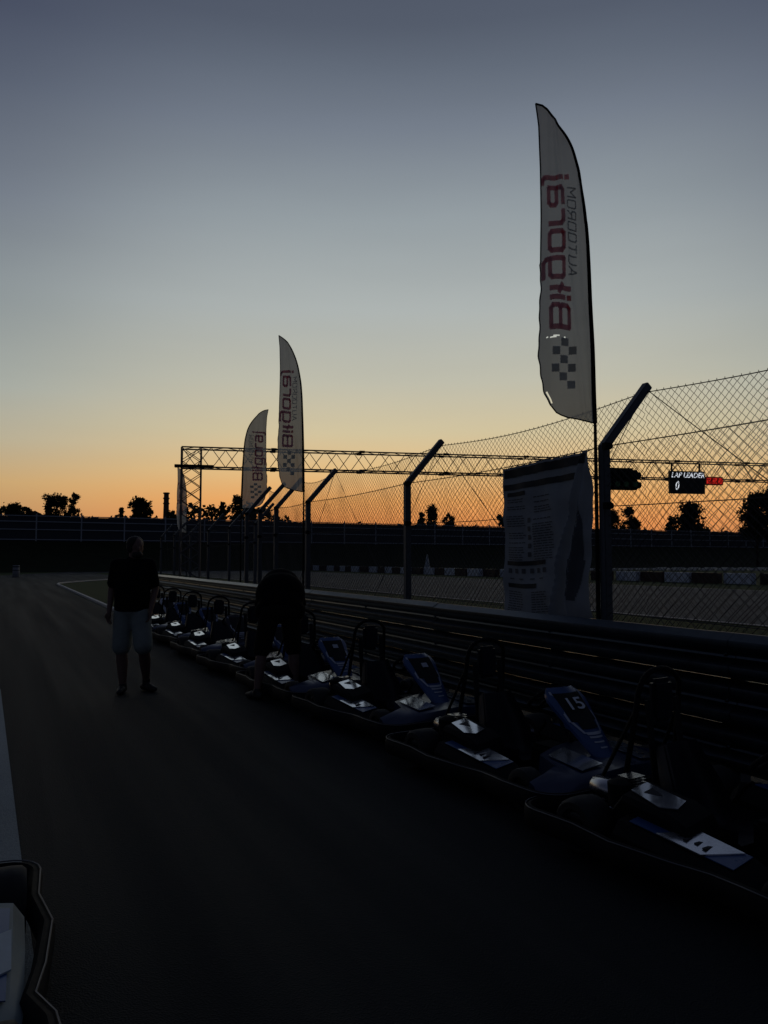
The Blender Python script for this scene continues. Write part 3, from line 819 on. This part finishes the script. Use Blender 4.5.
    q.sheet(g); q.sheet(back); q.obj('seat', M_SEAT, K, 70)
    # roll hoop and headrest behind the seat
    q = MB(); hp = [(-.215,-.66,.10),(-.205,-.58,.35),(-.185,-.535,.62),(-.175,-.515,.78)]
    for i in range(1,10): 
        a = PI - PI*i/10; hp.append((.175*math.cos(a), -.515+.01, .79+.125*math.sin(a)))
    hp += [(.175,-.515,.78),(.185,-.535,.62),(.205,-.58,.35),(.215,-.66,.10)]
    q.tube(hp, .0155, 8); q.obj('roll_hoop', M_DARK, K, 60)
    for s in (-1,1):
        q = MB(); q.tube([(s*.18,-.525,.70),(s*.26,-.80,.14)], .011, 6); q.obj('hoop_stay', M_DARK, K, 60)
    q = MB(); q.box((0,-.50,.74), (.17,.06,.24)); q.obj('headrest', M_SEAT, K, 40, .025)
    q = MB(); q.box((-.12,-.47,.50),(.045,.008,.5), Matrix.Rotation(.1,3,'X')); q.box((.12,-.47,.50),(.045,.008,.5), Matrix.Rotation(.1,3,'X')); q.obj('belt', M_MATT, K, 0)
    # engine on the side of the seat
    q = MB(); q.box((.33,-.44,.20), (.18,.10,.18)); en = q.obj('engine', M_MATT, K, 0, .015)
    q = MB()
    for k in range(6): q.box((.33,-.44,.30+k*.016), (.16-.008*k,.09,.007))
    q.obj('cooling_fins', M_CHROME, en, 0)
    q = MB(); q.lathe([(-.10,.05),(-.09,.06),(.09,.06),(.10,.05)], 'y', (.30,-.62,.26), 12); q.obj('exhaust', M_CHROME, K, 50)
    q = MB(); q.lathe([(0,.06),(.12,.065),(.14,.03)], 'z', (.42,-.44,.24), 12); q.obj('air_filter', M_DARK, K, 50)
    q = MB(); q.tube([(-.28,-.28,.16),(-.30,-.18,.30),(-.22,-.1,.34)], .012, 6); q.obj('grab_handle', M_DARK, K, 60)
    return K
K0 = build_kart()
HEAD = PI + R(31)
# (along the wall, across, heading tweak, label)
karts = [
 (3.27, 3.34,  .02, 'nearest blue and black kart at the right edge, its roll hoop against the barrier'),
 (5.05, 3.36,  .00, 'kart with large white number 15 on its dark front fairing'),
 (7.10, 3.33,  .03, 'kart directly behind number 15 with a pale square on its blue fairing'),
 (8.85, 3.24, -.03, 'kart just right of the bending man'),
 (10.75, 3.2, .04, 'kart that the bending man stands over'),
 (12.7, 3.2, -.02, 'kart just beyond the bending man, left of his back'),
 (14.7, 3.2,  .03, 'kart with bright blue fairing midway between the two men'),
 (16.6, 3.2, -.04, 'kart second from the far end of the row'),
 (18.5, 3.2,  .02, 'farthest kart in the row beside the walking man'),
]
def place(k, o):
    s, n, dr, lab = k; h = HEAD+dr; p = RW(n, s)          # (n, s) is where the roll hoop stands
    o.location = (p[0]-math.sin(h)*.515, p[1]+math.cos(h)*.515, 0); o.rotation_euler = (0,0,h)
    o['label'] = lab; o['group'] = 'karts parked in a row along the crash barrier'
kobjs = []
for i, k in enumerate(karts):
    o = K0 if i == 0 else copy_tree(K0)
    place(k, o); kobjs.append(o)
kL = copy_tree(K0); kL.location = (-1.80, 2.45, 0); kL.rotation_euler = (0,0,PI+R(25.7))
kL['label'] = 'lone kart cut off by the lower left corner beside the concrete pavement'
if 'group' in kL: del kL['group']
# number 15 on the second kart, small pale plates on others
def fairing(o): return [c for c in o.children if c.name.startswith('front_fairing')][0]
def on_fairing(par, txt, size, v, m):
    me = text_mesh(txt, size, m, 'number', 0, .0015)
    # centre it, turn it to face forward (+Y) and lean it back with the fairing
    xs = [p.co.x for p in me.vertices]; zs = [p.co.z for p in me.vertices]
    me.transform(Matrix.Translation((-(max(xs)+min(xs))/2,0,-(max(zs)+min(zs))/2)))
    me.transform(Matrix.Rotation(PI,4,'Z')); me.transform(Matrix.Rotation(R(47.8),4,'X'))
    t = link('number', me, par); t.location = (0,.84-.53*v-.03+.045+.009,.18+.48*v+.008); return t
on_fairing(fairing(kobjs[1]), '15', .135, .80, M_WHITE).scale = (1.25,1,1)
for i in (2,3):
    q = MB(); q.box((0,0,0), (.06,.004,.05)); t = q.obj('number_plate', M_BODYG, fairing(kobjs[i]), 0)
    v = .80; t.location = (0,.84-.53*v+.021,.18+.48*v+.010); t.rotation_euler.x = R(47.8)

for c in kL.children:
    if c.name.startswith('side_pod'):
        c.data = c.data.copy(); c.data.materials.clear(); c.data.materials.append(mat('pod_grey', (.22,.27,.27), .5, noise=(9,.4)))
        for g_ in c.children:
            if g_.name.startswith('pod_sticker'):
                g_.data = g_.data.copy(); g_.data.materials.clear(); g_.data.materials.append(mat('grey_sticker', (.42,.50,.56), .5, noise=(12,.3)))  # greyer, rougher pod stickers on this kart
for i, mt in ((5, M_SEAT), (8, M_BODYG)):
    fo = fairing(kobjs[i]); fo.data = fo.data.copy(); fo.data.materials.clear(); fo.data.materials.append(mt)
# ------------------------------------------------------------------ people
def ell(bm, c, r, rot=None):
    m = Matrix.Translation(c) @ (rot.to_4x4() if rot else Matrix.Identity(4)) @ Matrix.Diagonal((*r,1))
    bmesh.ops.create_icosphere(bm, subdivisions=3, radius=1, matrix=m)
def limb(bm, a, b, ra, rb, n=14):
    a = Vector(a); b = Vector(b); d = b-a
    m = Matrix.Translation((a+b)/2) @ Vector((0,0,1)).rotation_difference(d.normalized()).to_matrix().to_4x4()
    bmesh.ops.create_cone(bm, cap_ends=True, segments=n, radius1=ra, radius2=rb, depth=d.length, matrix=m)
    bmesh.ops.create_icosphere(bm, subdivisions=2, radius=ra, matrix=Matrix.Translation(a))
    bmesh.ops.create_icosphere(bm, subdivisions=2, radius=rb, matrix=Matrix.Translation(b))
def fuse(bm, name, m, parent, vox=.011, it=4):
    me = bpy.data.meshes.new(name); bm.to_mesh(me); bm.free()
    t = bpy.data.objects.new(name, me); COL.objects.link(t)
    r = t.modifiers.new('r', 'REMESH'); r.mode = 'VOXEL'; r.voxel_size = vox
    s = t.modifiers.new('s', 'SMOOTH'); s.factor = .5; s.iterations = it
    dg = bpy.context.evaluated_depsgraph_get(); me2 = bpy.data.meshes.new_from_object(t.evaluated_get(dg))
    bpy.data.objects.remove(t); me2.materials.clear(); me2.materials.append(m)
    for p in me2.polygons: p.use_smooth = True; p.material_index = 0
    return link(name, me2, parent)
def hand(bm, wrist, dirv, palmn, s=1.0):
    """palm, four unequal bent fingers and a thumb from the side"""
    w = Vector(wrist); d = Vector(dirv).normalized(); pn = Vector(palmn).normalized(); sd = d.cross(pn).normalized()
    limb(bm, w, w+d*.05*s, .024*s, .026*s)
    for k in (-1,0,1): limb(bm, w+d*.03*s+sd*.02*k*s, w+d*.085*s+sd*.024*k*s, .015*s, .014*s, 8)
    for k, ln in zip((-1.5,-.5,.5,1.5), (.060,.074,.080,.070)):
        a = w+d*.088*s+sd*.019*k*s; b = a+(d*.85+pn*.35).normalized()*ln*.55*s; c = b+(d*.5+pn*.8).normalized()*ln*.5*s
        limb(bm, a, b, .0095*s, .009*s, 8); limb(bm, b, c, .009*s, .0075*s, 8)
    a = w+d*.03*s+sd*.03*s; b = a+(sd*.7+d*.7).normalized()*.038*s; c = b+(d*.9+pn*.4).normalized()*.03*s
    limb(bm, a, b, .0125*s, .011*s, 8); limb(bm, b, c, .011*s, .009*s, 8)
def head(bm, c, fwd, up, s=1.0):
    c = Vector(c); f = Vector(fwd).normalized(); u = Vector(up).normalized(); r = f.cross(u).normalized()
    rot = Matrix((r, f, u)).transposed()
    ell(bm, c+u*.02, (.075*s,.095*s,.10*s), rot)
    ell(bm, c+f*.025-u*.055, (.055*s,.065*s,.065*s), rot)
    ell(bm, c+f*.095-u*.018, (.013*s,.022*s,.026*s), rot)           # nose
    ell(bm, c+f*.075-u*.060, (.026*s,.018*s,.012*s), rot)           # mouth
    ell(bm, c+f*.070-u*.095, (.025*s,.022*s,.02*s), rot)            # chin
    for k in (-1,1):
        ell(bm, c+r*.078*k-u*.015, (.012*s,.022*s,.034*s), rot)     # ears
        ell(bm, c+f*.082+r*.032*k+u*.022, (.02*s,.012*s,.008*s), rot)  # brows
def slab(bm, z0, z1, rx, ry, c=(0,0)):
    m = Matrix.Translation((c[0], c[1], (z0+z1)/2)) @ Matrix.Diagonal((rx, ry, 1, 1))
    bmesh.ops.create_cone(bm, cap_ends=True, segments=24, radius1=1, radius2=1, depth=z1-z0, matrix=m)
def shoe(bm, ankle, toe):
    a = Vector(ankle); t = Vector(toe); d = (t-a); d.z = 0; d.normalize(); b = Vector((a.x,a.y,.045))
    limb(bm, b-d*.05, b+d*.08, .042, .045); limb(bm, b+d*.08-Vector((0,0,.005)), b+d*.16-Vector((0,0,.012)), .044, .032)
    limb(bm, b, a, .045, .047)

# walking man
mx, my = -2.91, 8.95
P1 = thing('person', 'man in black t-shirt and light shorts walking down the pit lane', 'person', (mx, my, 0))
hipL, hipR = (-.095,.0,.93), (.095,.0,.93)
kL_, kR_ = (-.10,-.05,.50), (.185,-.15,.52)
aL_, aR_ = (-.085,-.02,.09), (.135,.14,.13)
shL, shR = (-.185,0,1.46), (.185,.02,1.46)
eL, eR = (-.255,.04,1.17), (.245,.06,1.17)
wL, wR = (-.245,-.06,.93), (.235,-.07,.95)
bm = bmesh.new()
for h, k, a in ((hipL,kL_,aL_),(hipR,kR_,aR_)):
    limb(bm, h, k, .092, .060); limb(bm, k, Vector(k).lerp(Vector(a),.35)+Vector((0,.014,0)), .062, .067); limb(bm, Vector(k).lerp(Vector(a),.35)+Vector((0,.014,0)), a, .067, .040)
for s_, e, w in ((shL,eL,wL),(shR,eR,wR)):
    limb(bm, s_, e, .056, .043); limb(bm, e, w, .043, .028)
ell(bm, (0,0,.98), (.17,.115,.13)); ell(bm, (0,.0,1.13), (.155,.11,.18)); ell(bm, (0,.005,1.34), (.18,.115,.19)); limb(bm, shL, shR, .062, .062)
limb(bm, (0,.01,1.45), (.01,-.005,1.60), .060, .055)
fw = Vector((.62,-.78,0)); head(bm, (.03,-.01,1.665), fw, (0,0,1), 1.08)
hand(bm, wL, (0,-.25,-1), (.6,-.3,0)); hand(bm, wR, (0,-.3,-1), (-.6,-.3,0))
fuse(bm, 'body', M_SKIN, P1, .010, 3)
bm = bmesh.new()
for s_, e in ((shL,eL),(shR,eR)): limb(bm, s_, Vector(s_).lerp(Vector(e),.72), .078, .070)
limb(bm, shL, shR, .082, .082); ell(bm, (0,.005,1.34), (.215,.145,.20)); slab(bm, .93, 1.32, .205, .148); limb(bm, (0,.01,1.47),(0,.005,1.53),.078,.066)
fuse(bm, 'tshirt', M_SHIRT, P1, .012, 5)
bm = bmesh.new()
for h, k in ((hipL,kL_),(hipR,kR_)):
    limb(bm, h, Vector(h).lerp(Vector(k),.93), .115, .108); 
ell(bm, (0,.0,.96), (.185,.135,.13))
fuse(bm, 'shorts', M_SHORTS, P1, .012, 4)
for a, t in ((aL_,(-.07,-.2,.03)),(aR_,(.32,.0,.03))):
    bm = bmesh.new(); shoe(bm, a, t); fuse(bm, 'shoe', M_SHOE, P1, .009, 3)
bm = bmesh.new(); c = Vector((.03,-.01,1.665)); ell(bm, c+Vector((-.012,.010,.045)), (.097,.106,.090)); ell(bm, c+Vector((.034,-.042,-.085)), (.066,.062,.042)); ell(bm, c+Vector((-.03,-.005,.0)), (.075,.085,.07)); ell(bm, c+Vector((-.024,.035,-.015)), (.086,.078,.088)); fuse(bm, 'hair', M_HAIR, P1, .010, 2)

# bending man: back to the camera, reaching down into the kart
P2 = thing('person', 'man in dark t-shirt and shorts bending down over a kart in the row', 'person', (-1.16, 8.65, 0), R(7))
bm = bmesh.new()
fL, fR = (-.24,-.10,.09), (.17,.05,.09)
kl, kr = (-.20,.02,.50), (.15,.14,.50)
hl, hr = (-.11,.0,.94), (.11,.03,.94)
chest = Vector((.0,.34,1.20)); hipc = Vector((0,.01,.97)); mid = Vector((0,.16,1.13))
sl_, sr_ = (-.17,.44,1.20), (.17,.46,1.20)
el_, er_ = (-.26,.52,.92), (.25,.54,.92)
wl_, wr_ = (-.18,.58,.68), (.17,.60,.68)
for h, k, a in ((hl,kl,fL),(hr,kr,fR)):
    limb(bm, h, k, .10, .062); limb(bm, k, Vector(k).lerp(Vector(a),.35)+Vector((0,-.015,0)), .060, .062); limb(bm, Vector(k).lerp(Vector(a),.35)+Vector((0,-.015,0)), a, .060, .038)
for s_, e, w in ((sl_,el_,wl_),(sr_,er_,wr_)):
    limb(bm, s_, e, .058, .045); limb(bm, e, w, .044, .029)
ell(bm, hipc, (.18,.14,.14)); limb(bm, hipc, mid, .14, .15); limb(bm, mid, chest, .15, .16); limb(bm, sl_, sr_, .07, .07)
limb(bm, (0,.42,1.22), (0,.56,1.16), .062, .058); head(bm, (0,.64,1.10), (0,.35,-.94), (0,.94,.35))
hand(bm, wl_, (.1,.3,-1), (0,.5,.1)); hand(bm, wr_, (-.1,.3,-1), (0,.5,.1))
fuse(bm, 'body', M_SKIN, P2, .010, 3)
bm = bmesh.new()
ell(bm, (0,.06,1.05), (.235,.20,.19)); ell(bm, (0,.16,1.13), (.285,.24,.25)); ell(bm, (0,.30,1.22), (.225,.22,.205)); ell(bm, (0,.1,1.0), (.25,.2,.2))
for s_, e in ((sl_,el_),(sr_,er_)): limb(bm, s_, Vector(s_).lerp(Vector(e),.7), .085, .078)
limb(bm, Vector(sl_)*.9, Vector(sr_)*.9, .09, .09)
limb(bm, (-.17,.05,.95), (.17,.05,.95), .12, .12)
fuse(bm, 'tshirt', M_SHIRT2, P2, .013, 6)
bm = bmesh.new()
for h, k, a in ((hl,kl,fL),(hr,kr,fR)):
    limb(bm, h, Vector(h).lerp(Vector(k),.95), .120, .098)
ell(bm, hipc, (.195,.16,.15)); fuse(bm, 'shorts', M_TROUS, P2, .013, 4)
for a, t in ((fL,(-.38,.06,.03)),(fR,(.2,.3,.03))):
    bm = bmesh.new(); shoe(bm, a, t); fuse(bm, 'shoe', M_SHOE, P2, .009, 3)
bm = bmesh.new(); ell(bm, Vector((0,.665,1.135)), (.086,.10,.095)); fuse(bm, 'hair', M_HAIR, P2, .010, 2)

# ------------------------------------------------------------------ block barrier on the far side of the track
q = MB()
q.box((0,0,.33), (2.0,.45,.66)); q.box((0,-.24,.36),(1.5,.03,.3)); q.box((1.03,0,.33),(.08,.2,.3))
me_w = q.mesh('track_block', M_BLOCKW, 0, .04); me_r = me_w.copy(); me_r.materials.clear(); me_r.materials.append(M_BLOCKR)
bd = math.atan2(ca, -sa)
k = 0; s = 20.0; blocks = []
while s < 128:
    nn = 38.2 + 3.6*math.exp(-((s-20)/22)**2) + .25*math.sin(s*.5)
    w = (k % 2 == 0)
    o = link('track_block', me_w if w else me_r); o.location = RW(nn, s); o.rotation_euler.z = bd + R(2*math.sin(k))
    cn_ = 'white' if w else 'dark red'; px = 384+FPX*o.location.x/max(1, o.location.y)
    blocks.append((px, cn_, o))
    s += 2.16; k += 1
cnt = {}
ORD = ['first','second','third','fourth','fifth','sixth','seventh','eighth','ninth']
for px, cn_, o in sorted(blocks, key=lambda b: b[0]):
    if 412 < px < 506: reg = 'between the second fence post and the banner'
    elif 612 < px < 790: reg = 'to the right of the near fence post'
    elif px <= 412: reg = None; lab = cn_+' safety block in the distant stretch left of the second fence post'
    elif px <= 612: reg = None; lab = cn_+' safety block hidden behind the banner and near fence post'
    else: reg = None; lab = cn_+' safety block beyond the right edge of the photo'
    if reg:
        c = cnt.get((reg, cn_), 0); cnt[reg, cn_] = c+1
        lab = ORD[c % 9]+' '+cn_+' safety block '+reg
    tag(o, lab, 'barrier block', 'safety blocks beyond the race track')
# low kerb stones by the far bend
q = MB(); q.box((0,0,.14), (1.6,.9,.28)); me_k = q.mesh('kerb_stone', mat('kerb_white', (.85,.82,.74), .55), 0, .05)
for k in range(36):
    x = 42+k*2.45; y = 116.5-.055*(x-42)+.6*math.sin(k*.4)
    o = link('kerb_stone', me_k); o.location = (x, y, 0); tag(o, 'pale kerb stone in the dotted line along the far bend', 'kerb stone', 'kerb stones along the far bend')
for k in range(22):
    x = 24+k*2.1; y = 104-.3*k*.4
    o = link('kerb_stone', me_k); o.location = (x, y, 0); tag(o, 'pale kerb stone in the broken line on the infield grass', 'kerb stone', 'kerb stones on the infield')

# ------------------------------------------------------------------ barrel at the lane edge, cone far away
dr = thing('striped_drum', 'white banded drum at the far left edge of the pit lane', 'drum', (-31.2, 65.5, 0))
q = MB(); q.lathe([(0,.27),(.02,.29),(.98,.26),(1.0,.24)], 'z', n=16); q.obj('drum_body', mat('drum_white', (.28,.29,.30), .6, noise=(5,.2)), dr, 50)
for z in (.25,.6,.88):
    q = MB(); q.lathe([(-.05,.292-.03*z),(.05,.288-.03*z)], 'z', (0,0,z), 16); q.obj('band', M_PRINT, dr, 50)
cn = thing('marker_cone', 'tall pale marker cone below the boundary fence behind the second fence post', 'cone', (4.6, 82, 0))
q = MB(); q.lathe([(.04,.42),(2.0,.05),(2.05,.02)], 'z', n=14); q.obj('cone_body', M_RAIL, cn, 50)
q = MB(); q.box((0,0,.02),(1.0,1.0,.04)); q.obj('cone_base', M_DARK, cn, 0)

# ------------------------------------------------------------------ far skyline: chimney, house, trees
ch = thing('chimney_stack', 'tall slender round chimney on the horizon left of the gantry tower', 'chimney', (-.2835*300, 300, 0))
q = MB(); q.lathe([(0,1.5),(24,1.0),(27.2,.95)], 'z', n=16); q.obj('shaft', M_BRICK, ch, 50)
for z in (23.2, 25.2, 27.2):
    q = MB(); q.lathe([(-.3,1.12),(-.2,1.25),(.2,1.25),(.3,1.12)], 'z', (0,0,z), 16); q.obj('ring', M_BRICK, ch, 50)
hs = thing('house', 'small gabled house roof showing over the boundary fence at far left', 'house', (-.452*170, 170, 0), R(20))
q = MB(); q.box((0,0,4.7), (9,8,9.4)); q.obj('wall', M_PLASTER, hs, 0)
q = MB(); q.loft([[(-4.9,-4.4,9.3),(4.9,-4.4,9.3),(0,-4.4,12.0)],[(-4.9,4.4,9.3),(4.9,4.4,9.3),(0,4.4,12.0)]]); rf = q.obj('roof', M_ROOF, hs, 0)
q = MB(); q.box((2.2,0,11.6), (.9,.9,2.4)); q.box((2.2,0,12.85),(1.1,1.1,.15)); q.obj('chimney', M_BRICK, rf, 0)
for x in (-2.2, 2.2):
    q = MB(); q.box((x,-4.03,7.2),(1.3,.08,1.5)); wd = q.obj('window', M_PLASTER, hs, 0)
    q = MB(); q.box((x,-4.09,7.2),(1.1,.03,1.3)); q.obj('pane', M_SCREEN, wd, 0)

def tree(label, x, y, h, w, seed, style='round', group=None, z0=0, dens=1.0):
    r = random.Random(seed); T = thing('tree', label, 'tree', (x,y,z0), 0, group)
    q = MB(); th = h*(.45 if style != 'poplar' else .3); tr = max(.12, h*.022)
    q.tube([(0,0,-.1),(.1*r.uniform(-1,1),0,th*.5),(.2*r.uniform(-1,1),.1,th),(.3*r.uniform(-1,1),.1,h*.86)], [tr,tr*.8,tr*.6,tr*.15], 7)
    clumps = []
    nb_ = int(34 + w*3)
    for i in range(nb_):
        f = r.uniform(.30,1.0) if style != 'loose' else r.uniform(.42,1.0)
        if style == 'round': rad = w*.5*max(.12, math.sin(min(1,(f-.10)/.90)*PI*.90))**.7
        elif style == 'poplar': rad = w*.5*max(.1, math.sin(min(1,f+.05)*PI*.88))**.7
        elif style == 'spruce': rad = w*.62*(1.02-f)*(.6+.4*r.random())
        else: rad = w*.5*(.5+.65*r.random())*(1 if f < .8 else .65)
        a = r.uniform(0, 2*PI); d = rad*math.sqrt(r.uniform(.02,1))*(.6 if style == 'spruce' else .85)
        c = Vector((d*math.cos(a), d*math.sin(a), h*f*.97)); clumps.append((c, (.10+.13*r.random())*w))
        b0 = Vector((0,0,max(h*.22, h*f-d*.9-.4)))
        q.tube([b0, b0.lerp(c,.5)+Vector((0,0,-.1)), c], [tr*.4,tr*.25,tr*.06], 5)
    clumps.append((Vector((0,0,h*.95)), w*.10))
    q.obj('trunk', M_BARK, T, 60)
    vs = []; fs = []; ls = max(.17, w*.042)
    for c, cr in clumps:
        k = int((75 if style == 'loose' else 115)*dens)
        for _ in range(k):
            v = Vector((r.gauss(0,1),r.gauss(0,1),r.gauss(0,.8))).normalized()*cr*(r.random()**.5)*(1.1 if r.random() < .9 else 1.5)
            p = c+v; n1 = Vector((r.gauss(0,1),r.gauss(0,1),r.gauss(0,1))).normalized(); n2 = n1.orthogonal().normalized(); n3 = n1.cross(n2)
            s_ = ls*r.uniform(.5,1.5); o_ = len(vs)
            vs += [p-n2*s_-n3*s_*.3, p+n3*s_*.7, p+n2*s_+n3*s_*.2, p-n3*s_*.6]; fs.append((o_,o_+1,o_+2,o_+3))
    me = bpy.data.meshes.new('crown'); me.from_pydata([tuple(v) for v in vs], [], fs); me.materials.append(M_LEAF)
    c = link('crown', me, T); return T
def zt(v, y): return EYE + (559-v)*y/FPX
trees = [   # (u, v top, depth, width px, style, label)
 (12, 503, 150, 22, 'round', 'low round tree at the far left edge behind the boundary fence'),
 (28, 508, 150, 12, 'spruce', 'small pointed tree left of the house roof'),
 (50, 494, 150, 22, 'loose', 'left one of three tall ragged trees behind the house'),
 (62, 495, 155, 18, 'round', 'middle one of three tall ragged trees behind the house'),
 (73, 491, 150, 14, 'poplar', 'right and tallest of three ragged trees behind the house'),
 (121, 506, 160, 9, 'spruce', 'small tree at the left foot of the domed tree'),
 (139, 497, 160, 27, 'round', 'domed tree standing alone left of the tall chimney'),
 (171, 510, 165, 12, 'round', 'low bush like tree at the foot of the chimney'),
 (222, 500, 150, 15, 'spruce', 'pointed dark tree between gantry tower and short flag'),
 (237, 495, 150, 20, 'spruce', 'taller pointed tree beside the short flag'),
 (250, 505, 150, 16, 'round', 'bushy tree behind the short feather flag'),
 (432, 505, 165, 22, 'spruce', 'small tree cluster right of the second fence post against the sunset'),
 (449, 513, 165, 14, 'round', 'low round tree right of the small sunset tree cluster'),
 (421, 512, 165, 10, 'round', 'low bush tree just right of the second fence post'),
 (500, 514, 160, 10, 'round', 'low tree beside the banner left edge'),
 (613, 510, 170, 18, 'round', 'rounded tree right of the near fence post'),
 (630, 507, 170, 20, 'round', 'taller domed tree right of the near fence post'),
 (672, 517, 170, 14, 'round', 'low tree below the lap board'),
 (691, 503, 165, 32, 'loose', 'tree with open branching crown right below the lap board'),
 (757, 494, 150, 34, 'loose', 'dark tree at the right edge of the photo'),
 (780, 484, 150, 34, 'round', 'large tree cut off by the right edge of the photo'),
]
for i, (u, v, y, wp, stl, lab) in enumerate(trees):
    h = zt(v, y); w = wp*y/FPX
    x = (u-384)/FPX*y
    tree(lab, x, y, h, w*1.05, 40+i, stl)
# distant wood: reads as one low dark mass
r = random.Random(5); vs = []; fs = []
for _ in range(26000):
    u = r.uniform(-500, 1300); y = r.uniform(205, 240); x = (u-384)/FPX*y
    vl = itp([(-1,507),(.0,509),(.04,512),(.06,520),(.215,520),(.245,510),(.34,508),(.37,520),(.39,528),(.60,531),(.64,533),(1.01,533)], min(1,max(-1,u/768)))
    hgt = zt(vl, 222) + .35*math.sin(u*.11)+.45*math.sin(u*.33+1)+.3*math.sin(u*.81)
    z = hgt*(1-r.random()**2*.9) + r.uniform(-.6,.6); s_ = r.uniform(.35,.9)
    a = Vector((r.gauss(0,1),r.gauss(0,1),r.gauss(0,1))).normalized(); b = a.orthogonal().normalized(); p = Vector((x,y,z)); o_ = len(vs)
    vs += [tuple(p-a*s_), tuple(p+b*s_*.6), tuple(p+a*s_), tuple(p-b*s_*.7)]; fs.append((o_,o_+1,o_+2,o_+3))
me = bpy.data.meshes.new('distant_wood'); me.from_pydata(vs, [], fs); me.materials.append(M_LEAF)
tag(link('distant_wood', me), 'low dark line of distant woodland along the horizon', 'woodland', kind='stuff')
